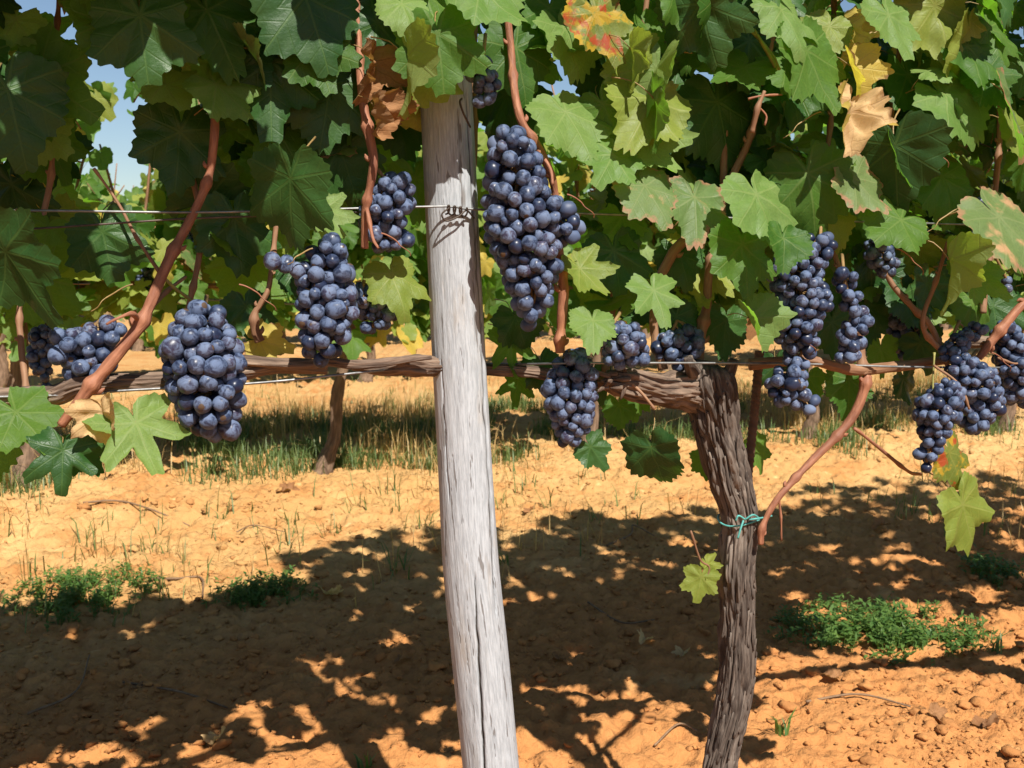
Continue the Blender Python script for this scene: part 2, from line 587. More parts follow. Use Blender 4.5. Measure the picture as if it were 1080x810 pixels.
# unit ball made once for clods and berries
def ball(nu, nv):
    V = [(0, 0, 1)]
    for i in range(1, nv):
        p = math.pi * i / nv
        for j in range(nu):
            q = 2 * math.pi * j / nu
            V.append((math.sin(p) * math.cos(q), math.sin(p) * math.sin(q), math.cos(p)))
    V.append((0, 0, -1))
    F3, F4 = [], []
    for j in range(nu):
        F3.append((0, 1 + j, 1 + (j + 1) % nu))
        b = 1 + (nv - 2) * nu
        F3.append((len(V) - 1, b + (j + 1) % nu, b + j))
    for i in range(nv - 2):
        for j in range(nu):
            a, b = 1 + i * nu + j, 1 + i * nu + (j + 1) % nu
            F4.append((a, a + nu, b + nu, b))
    return np.array(V), np.array(F3), np.array(F4)


def soil_clods():
    g = Geo()
    V0, F3, F4 = ball(9, 6)
    n = 0
    while n < 7000:
        px, py = rng.uniform(-60, 1140), 430 + 400 * rng.random() ** 0.8
        p = ground_at(px, py)
        if noise.noise(p * 1.6 + Vector((5, 5, 5))) + rng.normal(0, 0.35) < 0.0:
            continue
        s = min(0.013, 0.0021 * (1 - rng.random()) ** -0.42)
        sh = Vector(rng.normal(size=3) * 10)
        d = np.array([1 + 0.75 * noise.noise(Vector(v) * 1.5 + sh) + 0.35 * noise.noise(Vector(v) * 4 + sh) for v in V0])
        q = Matrix.Rotation(rng.uniform(0, 6.28), 3, 'Z') @ Matrix.Rotation(rng.normal(0, 0.4), 3, 'X')
        V = (V0 * d[:, None] * s * np.array([1.35, 1.0, 0.62])) @ np.array(q).T
        V = V + np.array([p.x, p.y, clod_height(p.x, p.y) + s * 0.25])
        g.add(V, F3, F4)
        n += 1
    o = obj('soil_clods', g, M['clod'])
    props(o, 'small crumbly clods of orange soil strewn over the ground', kind='stuff')


soil_clods()

# ------------------------------------------------------------------ vine leaves
def leaf_outline(v, n, teeth=True):
    """polar outline of a five-lobed vine leaf; v holds the lobe depth and a seed"""
    rs = np.random.default_rng(int(v['seed']))
    dp = v['depth']
    lob = [1.0, 0.88, 0.70, 0.52]
    A, Rr = [], []
    for sgn in (-1, 1):
        k = [(0, lob[0]), (26, lob[0] * (0.93 - dp * 0.42)), (52, lob[1]), (79, lob[1] * (0.92 - dp * 0.40)), (105, lob[2]), (128, lob[2] * 0.88), (150, lob[3]), (168, 0.34), (180, 0.10)]
        for i, (a, r) in enumerate(k):
            if sgn < 0 and a in (0, 180):
                continue
            A.append(sgn * (a + (rs.normal(0, 2.5) if 0 < a < 170 else 0)))
            Rr.append(r * (1 + (rs.normal(0, 0.075) if a < 170 else 0)))
    o = np.argsort(A)
    A, Rr = np.array(A)[o], np.array(Rr)[o]
    th = np.linspace(-180, 180, n, endpoint=False)
    AA = np.concatenate([A - 360, A, A + 360])
    RR = np.concatenate([Rr, Rr, Rr])
    i = np.clip(np.searchsorted(AA, th, side='right') - 1, 0, len(AA) - 2)
    u = (th - AA[i]) / (AA[i + 1] - AA[i])
    u = u * u * (3 - 2 * u) * 0.7 + u * 0.3
    r = RR[i] * (1 - u) + RR[i + 1] * u
    if teeth:
        nt = 25 + int(v['seed']) % 9
        ph = np.abs(th) / 360 * nt + 0.15 * np.sin(th / 17 + v['seed'])
        saw = (ph % 1.0)
        saw = np.where(saw < 0.65, saw / 0.65, (1 - saw) / 0.35)
        amp = 0.12 * np.clip(r - 0.25, 0, 1) * (0.45 + 0.9 * np.sin(ph * 2.4 + v['seed']) ** 2)
        r = r * (1 + (saw - 0.5) * amp * 2)
    return np.radians(th), r


def leaf_arrays(v, n=132, rings=(0.14, 0.3, 0.46, 0.62, 0.77, 0.9, 1.0), petiole=True):
    th, r = leaf_outline(v, n)
    base = np.convolve(np.concatenate([r[-4:], r, r[:4]]), np.ones(9) / 9, 'valid')
    V, UV, UW = [(0, 0, 0)], [(0, 0)], [(0, 0)]
    sd = float(v['seed'])
    for f in rings:
        rr = base * f * (1 - f ** 3) + r * f * f ** 3
        for a, q in zip(th, rr):
            x, y = q * math.sin(a), q * math.cos(a)
            d = abs(((a + R(26.25)) % R(52.5)) - R(26.25))
            z = v['puff'] * q * (math.sin(d) * 2.2) * (1 - 0.5 * q)
            z += v['fold'] * abs(x) - v['droop'] * max(0, y) ** 2 - v['side'] * x * x
            z += v['wave'] * q * q * math.sin(3 * a + sd) + v['wave'] * 0.5 * q ** 3 * math.sin(7 * a + sd * 2)
            z += v['curl'] * max(0, f - 0.55) ** 2 * q * (1 + 0.6 * math.sin(5 * a + sd))
            z += v['crump'] * noise.noise(Vector((x * 3.2 + sd, y * 3.2, 0)))
            z += 0.013 * noise.noise(Vector((x * 8 + sd, y * 8, 2))) * min(1, 3 * q)
            shrink = 1 - v['crump'] * 0.5 * abs(x)
            V.append((x * shrink, y, z))
            UV.append((x, y))
            UW.append((f, 0))
    V = np.array(V)
    V[:, 2] -= V[0, 2]
    F3 = [(0, 1 + (k + 1) % n, 1 + k) for k in range(n)]
    F4 = []
    for i in range(len(rings) - 1):
        for k in range(n):
            a, b = 1 + i * n + k, 1 + i * n + (k + 1) % n
            F4.append((a, b, b + n, a + n))
    g = Geo()
    g.add(V, F3, F4, UV, UW, 0)
    if petiole:
        L = v.get('pet', 0.6)
        tube(g, [(0, -0.01, -0.012), (0.02, -0.18 * L, -0.10 * L), (0.03 * math.sin(sd), -0.6 * L, -0.42 * L), (0.12 * math.sin(sd * 3), -0.85 * L, -0.95 * L)],
             [0.014, 0.012, 0.011, 0.016], 5, 7, 1)
    return g.arrays()


def rv(a, b):
    return random.uniform(a, b)


def variant(seed, kind):
    random.seed(seed * 7 + 3)
    v = dict(seed=seed, depth=rv(0.25, 0.85), puff=rv(-0.16, -0.05), fold=rv(-0.12, 0.22), droop=rv(0.02, 0.30), side=rv(-0.12, 0.22), wave=rv(0.03, 0.11), curl=rv(-0.5, 0.5), crump=rv(0.03, 0.09), pet=rv(0.5, 0.8))
    if kind == 'lobed':
        v.update(depth=rv(1.0, 1.15), fold=rv(-0.05, 0.1), wave=0.08)
    if kind == 'folded':
        v.update(fold=rv(0.75, 1.0), droop=rv(0.25, 0.4))
    if kind == 'flat':
        v.update(fold=rv(-0.03, 0.06), droop=rv(0.03, 0.12), side=0.03, wave=0.05, curl=rv(-0.3, 0.35), depth=rv(0.25, 0.65))
    if kind == 'dry':
        v.update(fold=rv(0.5, 0.9), droop=rv(0.3, 0.8), side=rv(-0.5, 0.3), wave=0.2, curl=rv(0.8, 1.8), crump=0.3)
    return v


HI = {}
for k, cnt in (('any', 12), ('flat', 7), ('lobed', 4), ('folded', 3), ('dry', 4)):
    HI[k] = [leaf_arrays(variant(10 * i + {'any': 1, 'flat': 2, 'lobed': 3, 'folded': 4, 'dry': 5}[k], k)) for i in range(cnt)]
LO = [leaf_arrays(variant(200 + i, 'any' if i % 3 else 'lobed'), 40, (0.4, 0.75, 1.0), False) for i in range(8)]
random.seed(4)


def arrays_geo(A):
    g = Geo()
    V, UV, UW, F3, F4, M3, M4 = A
    g.add(V, F3, F4, UV, UW, 0, M3, M4)
    return g


HI['low'] = LO
LEAF_MESH = {k: [arrays_geo(A).mesh('leaf_%s' % k, [M['green'], M['petiole']]) for A in L] for k, L in HI.items()}


def leaf_matrix(p, size, ang, yaw, pitch):
    """junction-less placement: p is the middle of the blade, size its width in metres"""
    N = (Matrix.Rotation(R(yaw), 3, 'Z') @ OUT)
    side = N.cross(UP).normalized()
    N = (Matrix.Rotation(R(pitch), 3, side) @ N).normalized()
    T = (Matrix.Rotation(R(ang), 3, OUT) @ (-UP))
    T = (T - N * T.dot(N)).normalized()
    S = T.cross(N).normalized()
    k = size / 1.5
    Mx = Matrix((S, T, N)).transposed().to_4x4()
    o = Vector(p) - T * (k * 0.30)
    return Matrix.Translation(o) @ Mx @ Matrix.Scale(k, 4)


# every leaf of the first row: (matrix, mesh kind, mesh index, material key, photo x, size, hand placed)
LEAVES = []


def leaf(px, py, size, ang=0, yaw=0, pitch=20, mat='green', off=0.0, kind='any', i=None):
    p = at(px, py, off)
    L = HI[kind]
    LEAVES.append([leaf_matrix(p, size * mpp(p), ang, yaw, pitch), kind, random.randrange(len(L)) if i is None else i % len(L), mat, px, py, size, True])


# left of the post
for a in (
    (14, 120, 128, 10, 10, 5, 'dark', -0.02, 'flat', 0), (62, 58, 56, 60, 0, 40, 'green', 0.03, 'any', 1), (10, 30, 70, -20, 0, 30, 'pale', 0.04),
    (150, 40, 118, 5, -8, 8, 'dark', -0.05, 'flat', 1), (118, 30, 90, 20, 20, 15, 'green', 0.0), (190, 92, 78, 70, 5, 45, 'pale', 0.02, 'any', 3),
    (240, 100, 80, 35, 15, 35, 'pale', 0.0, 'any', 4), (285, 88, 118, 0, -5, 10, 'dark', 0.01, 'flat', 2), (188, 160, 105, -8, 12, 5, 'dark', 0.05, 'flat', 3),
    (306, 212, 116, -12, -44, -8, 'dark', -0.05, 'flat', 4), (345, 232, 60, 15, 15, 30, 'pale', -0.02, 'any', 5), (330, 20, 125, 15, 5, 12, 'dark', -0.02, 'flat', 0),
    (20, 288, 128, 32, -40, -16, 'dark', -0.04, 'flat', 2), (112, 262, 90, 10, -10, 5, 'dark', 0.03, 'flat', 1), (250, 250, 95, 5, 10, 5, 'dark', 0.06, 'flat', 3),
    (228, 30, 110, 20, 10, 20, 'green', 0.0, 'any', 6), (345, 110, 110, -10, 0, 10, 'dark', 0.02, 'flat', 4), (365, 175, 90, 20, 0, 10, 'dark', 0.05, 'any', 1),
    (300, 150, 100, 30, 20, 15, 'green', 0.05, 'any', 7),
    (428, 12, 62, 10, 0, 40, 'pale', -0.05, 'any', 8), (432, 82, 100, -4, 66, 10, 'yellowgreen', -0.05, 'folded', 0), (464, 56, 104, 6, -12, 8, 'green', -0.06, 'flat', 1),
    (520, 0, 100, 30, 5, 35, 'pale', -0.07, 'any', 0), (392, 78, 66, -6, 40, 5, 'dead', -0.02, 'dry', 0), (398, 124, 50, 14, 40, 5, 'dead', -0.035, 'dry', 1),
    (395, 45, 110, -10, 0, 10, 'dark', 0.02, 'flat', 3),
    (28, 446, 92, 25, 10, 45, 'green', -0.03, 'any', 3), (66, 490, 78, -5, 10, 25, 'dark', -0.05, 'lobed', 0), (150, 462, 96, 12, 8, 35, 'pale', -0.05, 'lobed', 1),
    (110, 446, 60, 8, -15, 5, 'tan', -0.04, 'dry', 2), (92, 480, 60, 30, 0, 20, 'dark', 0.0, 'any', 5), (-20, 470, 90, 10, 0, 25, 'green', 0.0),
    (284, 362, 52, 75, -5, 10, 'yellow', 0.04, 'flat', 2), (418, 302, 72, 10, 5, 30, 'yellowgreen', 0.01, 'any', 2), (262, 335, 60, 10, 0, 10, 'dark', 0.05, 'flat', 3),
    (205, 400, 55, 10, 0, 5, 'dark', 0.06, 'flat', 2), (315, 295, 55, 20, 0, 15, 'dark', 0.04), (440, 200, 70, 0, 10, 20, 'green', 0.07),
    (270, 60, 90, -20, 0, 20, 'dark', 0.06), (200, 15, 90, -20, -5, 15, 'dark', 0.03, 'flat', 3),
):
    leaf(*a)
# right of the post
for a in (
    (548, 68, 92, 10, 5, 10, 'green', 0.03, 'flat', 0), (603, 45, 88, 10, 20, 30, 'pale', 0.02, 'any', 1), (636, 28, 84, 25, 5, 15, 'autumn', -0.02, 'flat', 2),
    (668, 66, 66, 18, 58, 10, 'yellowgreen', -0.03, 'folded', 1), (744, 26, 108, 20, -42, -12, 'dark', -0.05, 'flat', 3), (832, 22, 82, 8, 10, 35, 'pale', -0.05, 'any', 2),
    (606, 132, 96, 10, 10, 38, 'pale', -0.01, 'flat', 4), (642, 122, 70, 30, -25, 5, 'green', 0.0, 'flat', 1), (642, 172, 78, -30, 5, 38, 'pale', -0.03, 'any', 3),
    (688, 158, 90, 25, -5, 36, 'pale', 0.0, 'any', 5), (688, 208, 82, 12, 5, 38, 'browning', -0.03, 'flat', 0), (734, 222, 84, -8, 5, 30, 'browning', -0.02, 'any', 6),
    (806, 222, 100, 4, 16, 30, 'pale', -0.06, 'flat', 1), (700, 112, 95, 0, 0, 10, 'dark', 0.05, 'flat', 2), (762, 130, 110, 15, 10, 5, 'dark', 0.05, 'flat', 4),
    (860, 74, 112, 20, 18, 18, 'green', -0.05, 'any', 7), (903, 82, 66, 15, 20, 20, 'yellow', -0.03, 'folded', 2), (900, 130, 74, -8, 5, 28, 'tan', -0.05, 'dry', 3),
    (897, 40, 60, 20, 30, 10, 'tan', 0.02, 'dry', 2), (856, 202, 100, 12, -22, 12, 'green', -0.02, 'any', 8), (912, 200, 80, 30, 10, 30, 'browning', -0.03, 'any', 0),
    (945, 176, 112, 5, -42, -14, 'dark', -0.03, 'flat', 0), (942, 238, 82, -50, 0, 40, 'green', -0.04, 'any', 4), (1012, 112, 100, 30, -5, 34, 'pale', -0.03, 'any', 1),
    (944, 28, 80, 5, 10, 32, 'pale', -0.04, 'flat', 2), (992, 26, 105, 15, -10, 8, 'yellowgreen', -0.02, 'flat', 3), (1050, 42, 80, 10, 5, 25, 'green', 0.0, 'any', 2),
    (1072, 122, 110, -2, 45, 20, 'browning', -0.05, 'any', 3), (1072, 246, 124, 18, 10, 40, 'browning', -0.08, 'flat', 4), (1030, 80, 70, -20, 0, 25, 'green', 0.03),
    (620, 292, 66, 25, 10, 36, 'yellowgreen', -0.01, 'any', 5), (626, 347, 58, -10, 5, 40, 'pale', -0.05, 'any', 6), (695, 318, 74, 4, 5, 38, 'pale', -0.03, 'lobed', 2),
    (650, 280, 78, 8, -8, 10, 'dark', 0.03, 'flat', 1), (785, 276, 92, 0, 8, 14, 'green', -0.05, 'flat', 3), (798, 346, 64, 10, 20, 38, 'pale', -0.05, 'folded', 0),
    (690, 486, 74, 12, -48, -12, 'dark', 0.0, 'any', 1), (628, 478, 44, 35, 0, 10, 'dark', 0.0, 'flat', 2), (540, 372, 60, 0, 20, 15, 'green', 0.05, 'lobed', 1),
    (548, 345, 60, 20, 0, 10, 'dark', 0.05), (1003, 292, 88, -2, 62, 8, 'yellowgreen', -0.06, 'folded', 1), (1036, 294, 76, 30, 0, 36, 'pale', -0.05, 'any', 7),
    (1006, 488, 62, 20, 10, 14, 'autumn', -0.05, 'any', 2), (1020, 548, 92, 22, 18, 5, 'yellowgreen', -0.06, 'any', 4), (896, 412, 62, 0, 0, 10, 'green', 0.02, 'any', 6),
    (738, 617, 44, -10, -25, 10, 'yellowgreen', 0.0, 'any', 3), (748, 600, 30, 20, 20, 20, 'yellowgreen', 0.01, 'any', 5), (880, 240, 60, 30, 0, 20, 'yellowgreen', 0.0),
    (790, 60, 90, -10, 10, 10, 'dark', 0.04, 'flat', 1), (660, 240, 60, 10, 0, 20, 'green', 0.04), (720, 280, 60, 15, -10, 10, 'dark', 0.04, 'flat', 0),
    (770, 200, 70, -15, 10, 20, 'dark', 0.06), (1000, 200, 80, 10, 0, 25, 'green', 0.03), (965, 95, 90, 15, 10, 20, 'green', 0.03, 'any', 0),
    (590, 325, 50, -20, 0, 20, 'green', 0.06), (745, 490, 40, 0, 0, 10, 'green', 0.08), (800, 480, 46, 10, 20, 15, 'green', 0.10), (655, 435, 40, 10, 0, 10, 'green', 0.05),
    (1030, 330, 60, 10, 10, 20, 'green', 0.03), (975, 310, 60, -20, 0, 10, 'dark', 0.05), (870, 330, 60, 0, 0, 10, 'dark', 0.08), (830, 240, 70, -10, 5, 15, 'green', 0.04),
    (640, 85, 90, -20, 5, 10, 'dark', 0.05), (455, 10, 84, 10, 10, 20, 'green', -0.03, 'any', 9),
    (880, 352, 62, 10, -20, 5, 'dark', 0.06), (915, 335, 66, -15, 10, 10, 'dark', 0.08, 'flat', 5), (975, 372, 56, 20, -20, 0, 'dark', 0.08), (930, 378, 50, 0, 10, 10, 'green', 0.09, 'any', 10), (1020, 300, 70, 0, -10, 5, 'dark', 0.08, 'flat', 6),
    (955, 408, 46, 15, 20, 5, 'dark', 0.05), (958, 318, 62, 0, 5, 30, 'dark', 0.05, 'flat', 4), (828, 262, 62, -10, 10, 30, 'green', -0.10, 'any', 11), (850, 405, 44, -20, 0, 15, 'green', 0.09), (1050, 335, 66, 10, -20, 10, 'dark', 0.06), (575, 395, 52, 15, 0, 10, 'dark', 0.06), (545, 410, 48, -10, 10, 12, 'green', 0.08, 'lobed', 3),  # one dark leaf here is added to shade the very dark bunch
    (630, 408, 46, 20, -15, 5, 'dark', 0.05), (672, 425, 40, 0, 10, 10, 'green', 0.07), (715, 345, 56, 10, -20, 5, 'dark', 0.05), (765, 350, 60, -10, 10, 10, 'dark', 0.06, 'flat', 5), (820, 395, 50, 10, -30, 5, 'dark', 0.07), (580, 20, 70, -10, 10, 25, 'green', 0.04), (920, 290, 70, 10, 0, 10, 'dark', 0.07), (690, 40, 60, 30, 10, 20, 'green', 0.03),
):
    leaf(*a)

EDGE_X = [-400, 0, 60, 100, 190, 240, 300, 400, 470, 520, 560, 640, 720, 800, 900, 1000, 1080, 1500]
EDGE_Y = [330, 345, 320, 270, 290, 330, 335, 335, 340, 370, 400, 395, 395, 405, 405, 400, 385, 370]
HOLES = [(135, 165, 62, 85), (165, 285, 60, 75), (98, 78, 30, 26), (4, 168, 12, 12), (430, 225, 22, 60), (612, 105, 20, 28), (735, 82, 26, 18), (520, 250, 16, 60), (690, 262, 30, 20), (42, 14, 42, 20), (560, 15, 22, 14),
         (560, 240, 62, 110), (345, 320, 45, 75), (848, 375, 34, 65), (590, 110, 26, 50), (475, 250, 36, 180), (410, 225, 36, 45), (660, 362, 35, 30), (215, 395, 50, 70)]


def fill_leaves(n, smin, smax, zmin, zmax, omin, omax, masked=True, mats=None, pitch=(25, 22), clear=()):
    k = tries = 0
    while k < n and tries < n * 40:
        tries += 1
        s, z, off = rng.uniform(smin, smax), rng.uniform(zmin, zmax), rng.uniform(omin, omax)
        p = row_point(s, off, z)
        px, py, d = proj(p)
        inframe = -60 < px < 1140 and py > -60
        if masked and inframe:
            e = np.interp(px, EDGE_X, EDGE_Y)
            if py > e - 20 or (py > e - 90 and rng.random() < 0.35):
                continue
            if any(((px - a) / (c + 14)) ** 2 + ((py - b) / (h + 14)) ** 2 < 1 for a, b, c, h in HOLES):
                continue
            if any(((px - a) / c) ** 2 + ((py - b) / h) ** 2 < 1 for a, b, c, h in clear):
                continue
        elif not masked and inframe:
            continue
        w = rng.uniform(0.052, 0.108) if masked else rng.uniform(0.07, 0.125)
        kind = rng.choice(['any', 'flat', 'lobed', 'folded'], p=[0.55, 0.3, 0.08, 0.07])
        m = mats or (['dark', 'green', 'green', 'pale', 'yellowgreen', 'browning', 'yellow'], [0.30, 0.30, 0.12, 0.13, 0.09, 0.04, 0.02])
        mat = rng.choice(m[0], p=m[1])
        if not masked:
            kind = 'low'
        Mx = leaf_matrix(p, w, rng.normal(5, 42), rng.normal(0, 36), rng.normal(*pitch))
        LEAVES.append([Mx, kind, int(rng.integers(len(HI[kind]))), mat, px, py, w / d * F_PX, False])
        k += 1


fill_leaves(170, -0.62, -0.02, 0.74, 1.14, 0.05, 0.26)
fill_leaves(330, 0.02, 0.98, 0.70, 1.16, 0.05, 0.28)
fill_leaves(60, 0.06, 0.95, 0.90, 1.14, -0.05, 0.05, clear=[(560, 225, 70, 110), (905, 110, 40, 60), (800, 115, 30, 30), (510, 85, 36, 40), (630, 28, 50, 45)])
CLEAR = [(392, 105, 50, 100), (215, 200, 50, 130), (300, 205, 60, 80), (510, 85, 40, 50), (430, 80, 40, 80)]
fill_leaves(45, -0.62, -0.1, 0.92, 1.14, -0.02, 0.05, clear=CLEAR)
# above and beside what the photograph shows: the hedge goes on unseen, its outline shaped to cast the shade
fill_leaves(110, -0.95, -0.16, 1.09, 1.25, -0.13, 0.2, False)
fill_leaves(105, -0.85, -0.24, 1.09, 1.40, -0.27, -0.10, False)  # overhang added out of view to shade the upper left leaves
fill_leaves(105, -0.95, -0.16, 1.25, 1.50, -0.22, 0.2, False)
fill_leaves(70, -0.16, 0.05, 1.10, 1.50, -0.07, 0.2, False)
fill_leaves(80, -0.95, 0.05, 1.46, 1.60, -0.18, 0.2, False)
fill_leaves(150, 0.05, 1.0, 1.13, 1.50, -0.05, 0.24, False)
fill_leaves(150, 0.05, 1.0, 1.50, 1.95, -0.05, 0.24, False)
fill_leaves(290, 0.95, 1.75, 1.06, 1.98, -0.10, 0.22, False)
fill_leaves(300, 1.7, 2.7, 1.0, 2.2, -0.10, 0.22, False)
fill_leaves(250, -1.6, -0.62, 0.55, 1.8, -0.18, 0.2, False)

# ------------------------------------------------------------------ the vines of the first row
VINE_GROUP = 'old grapevines of the front row'
trunk_foot = at(756, 1010, 0.02)
trunk_foot.z = gz(trunk_foot.x, trunk_foot.y)
left_foot = row_point(-0.80, 0.02, 0)
right_foot = row_point(1.22, 0.02, 0)
for f in (left_foot, right_foot):
    f.z = gz(f.x, f.y)
V_LEFT = thing('grapevine', left_foot, 'front row grapevine left of the grey post, its woody arm running along the low wire', 'grapevine', VINE_GROUP)
V_MID = thing('grapevine', trunk_foot, 'front row grapevine whose gnarled trunk stands right of the grey post', 'grapevine', VINE_GROUP)
V_RIGHT = thing('grapevine', right_foot, 'front row grapevine farthest right, bearing the rightmost bunches', 'grapevine', VINE_GROUP)


def fibrous(seed, amp=0.16, tw=3.0, stretch=17.0):
    sv = Vector((seed * 3.7, seed * 1.3, seed))

    def f(a, l, t):
        a2 = a + l * tw * 0.12
        c = Vector((math.cos(a2) * 2.6, math.sin(a2) * 2.6, l * stretch)) + sv
        r1 = 1.9 * min(0.55, abs(noise.noise(c))) ** 0.6 - 0.55
        c2 = Vector((math.cos(a2) * 7.5, math.sin(a2) * 7.5, l * stretch * 2.4)) + sv
        r2 = 1.9 * min(0.55, abs(noise.noise(c2))) ** 0.6 - 0.55
        lump = noise.noise(Vector((math.cos(a) * 0.9, math.sin(a) * 0.9, l * 11)) + sv)
        return 1 + amp * (0.62 * r1 + 0.38 * r2) + 0.16 * lump
    return f


def trunk_geo(pts, seed, ns=84, step=0.004, amp=0.2):
    """pts: (photo x, photo y, width in px, offset)"""
    P, rad = [], []
    for (x, y, w, off) in pts:
        p = at(x, y, off)
        P.append(tuple(p))
        rad.append(w / 2 * 0.83 * mpp(p))
    L = sum((Vector(a) - Vector(b)).length for a, b in zip(P, P[1:]))
    g = Geo()
    tube(g, P, rad, ns, max(12, int(L / step)), 0, fibrous(seed, amp), uw=seed)
    return g, P, rad


g, P, rad = trunk_geo([(752, 1060, 62, 0.02), (748, 940, 48, 0.02), (756, 830, 40, 0.02), (763, 785, 36, 0.02), (775, 725, 40, 0.02), (778, 650, 39, 0.02), (776, 600, 40, 0.02), (780, 550, 39, 0.02),
                       (767, 500, 47, 0.02), (757, 455, 51, 0.02), (750, 425, 58, 0.02), (743, 402, 62, 0.02), (741, 388, 46, 0.022), (742, 380, 20, 0.022)], 1.0, 140, 0.0028, 0.40)
# loose strips of bark standing off the old wood
for k in range(150):
    t = rng.uniform(0.12, 0.97)
    X = catmull([p + (r,) for p, r in zip(P, rad)], 200)
    i0 = int(t * 170)
    ln = int(rng.integers(8, 26))
    a = rng.uniform(0, 2 * math.pi)
    pts, rr = [], []
    for q in range(4):
        i = min(199, i0 + q * ln // 3)
        r = X[i, 3] * (1.00 + (0.16 if q in (0, 3) else 0.04) + rng.normal(0, 0.03))
        aa = a + q * 0.06
        pts.append((X[i, 0] + math.cos(aa) * r, X[i, 1] + math.sin(aa) * r, X[i, 2]))
        rr.append(0.0012 if q in (0, 3) else rng.uniform(0.0014, 0.0030))
    tube(g, pts, rr, 6, 10, 0, None, True, rng.uniform(0, 9))
for q in (((766, 398, 0.01), (772, 386, 0.0), (774, 379, -0.002)), ((731, 392, 0.0), (727, 383, -0.01), (726, 377, -0.012))):
    tube(g, [tuple(at(*k)) for k in q], [0.009, 0.0062, 0.0052], 14, 26, 0, fibrous(q[0][0], 0.15))
obj('trunk', g, M['bark'], V_MID)
g, P, rad = trunk_geo([(768, 412, 20, 0.03), (750, 413, 48, 0.022), (715, 411, 44, 0.015), (690, 410, 34, 0.01), (660, 405, 36, 0.0), (640, 401, 24, 0.0)], 2.0, 96, 0.003, 0.46)
for k in range(12):                       # splintered broken stub
    x, y = rng.uniform(640, 668), rng.uniform(393, 412)
    p, q = at(x, y, -0.015 + rng.normal(0, 0.008)), at(x - rng.uniform(4, 20), y + rng.normal(2, 6), -0.018)
    tube(g, [p, (p + q) / 2 + Vector(rng.normal(0, 0.001, 3)), q], [0.003, 0.0028, 0.001], 5, 6)
obj('cordon', g, M['cordon'], V_MID)
g, P, rad = trunk_geo([(640, 402, 18, 0.01), (600, 398, 15, 0.03), (560, 392, 14, 0.05), (500, 389, 14, 0.05), (452, 387, 24, 0.03), (430, 386, 24, 0.02), (400, 389, 15, 0.02), (372, 385, 12, 0.02)], 3.0, 56, 0.003, 0.40)
obj('cordon', g, M['cordon'], V_MID)
g, P, rad = trunk_geo([(790, 384, 14, 0.03), (850, 380, 11, 0.01), (880, 386, 12, 0.0), (905, 390, 14, 0.0), (950, 386, 12, 0.02), (1010, 378, 10, 0.03)], 4.0, 32, 0.004, 0.2)
obj('cordon', g, M['brown_cane'], V_MID)
# left vine: a thick arm with a ragged end; its trunk stands outside the picture
g, P, rad = trunk_geo([(-330, 1240, 70, 0.03), (-320, 900, 50, 0.03), (-300, 600, 50, 0.03), (-285, 470, 46, 0.03), (-240, 425, 36, 0.03)], 5.0, 64, 0.006, 0.22)
obj('trunk', g, M['bark'], V_LEFT)
g, P, rad = trunk_geo([(-250, 425, 32, 0.03), (-120, 424, 28, 0.02), (20, 420, 24, 0.015), (60, 416, 24, 0.01), (85, 406, 24, 0.0), (120, 404, 21, 0.0), (170, 402, 19, 0.01), (230, 398, 18, 0.02), (290, 386, 18, 0.03), (345, 388, 14, 0.03)], 6.0, 64, 0.003, 0.42)
obj('cordon', g, M['cordon'], V_LEFT)
g, P, rad = trunk_geo([(255, 380, 12, 0.02), (320, 385, 13, 0.01), (345, 382, 11, 0.008), (380, 385, 11, 0.0), (430, 379, 8, 0.0), (455, 377, 5, 0.0)], 7.0, 44, 0.003, 0.36)
obj('cane', g, M['cordon'], V_LEFT)
g = Geo()
rp = [right_foot + UP * h for h in (-0.03, 0.2, 0.4, 0.58)]
rp[1] += ROW_DIR * 0.02
rp[2] -= ROW_DIR * 0.015
tube(g, [tuple(p) for p in rp] + [tuple(row_point(1.12, 0.02, 0.68))], [0.035, 0.023, 0.022, 0.028, 0.02], 64, 110, 0, fibrous(8.0, 0.22))
obj('trunk', g, M['bark'], V_RIGHT)
g = Geo()
tube(g, [tuple(row_point(s, o, z)) for s, o, z in ((1.16, 0.02, 0.67), (1.0, 0.02, 0.69), (0.8, 0.02, 0.69), (0.62, 0.03, 0.69))], [0.018, 0.013, 0.010, 0.007], 32, 90, 0, fibrous(9.0, 0.2))
tube(g, [tuple(row_point(s, o, z)) for s, o, z in ((1.14, 0.02, 0.67), (1.4, 0.02, 0.69), (1.7, 0.02, 0.69))], [0.018, 0.013, 0.010], 24, 60, 0, fibrous(9.5, 0.2))
obj('cordon', g, M['cordon'], V_RIGHT)


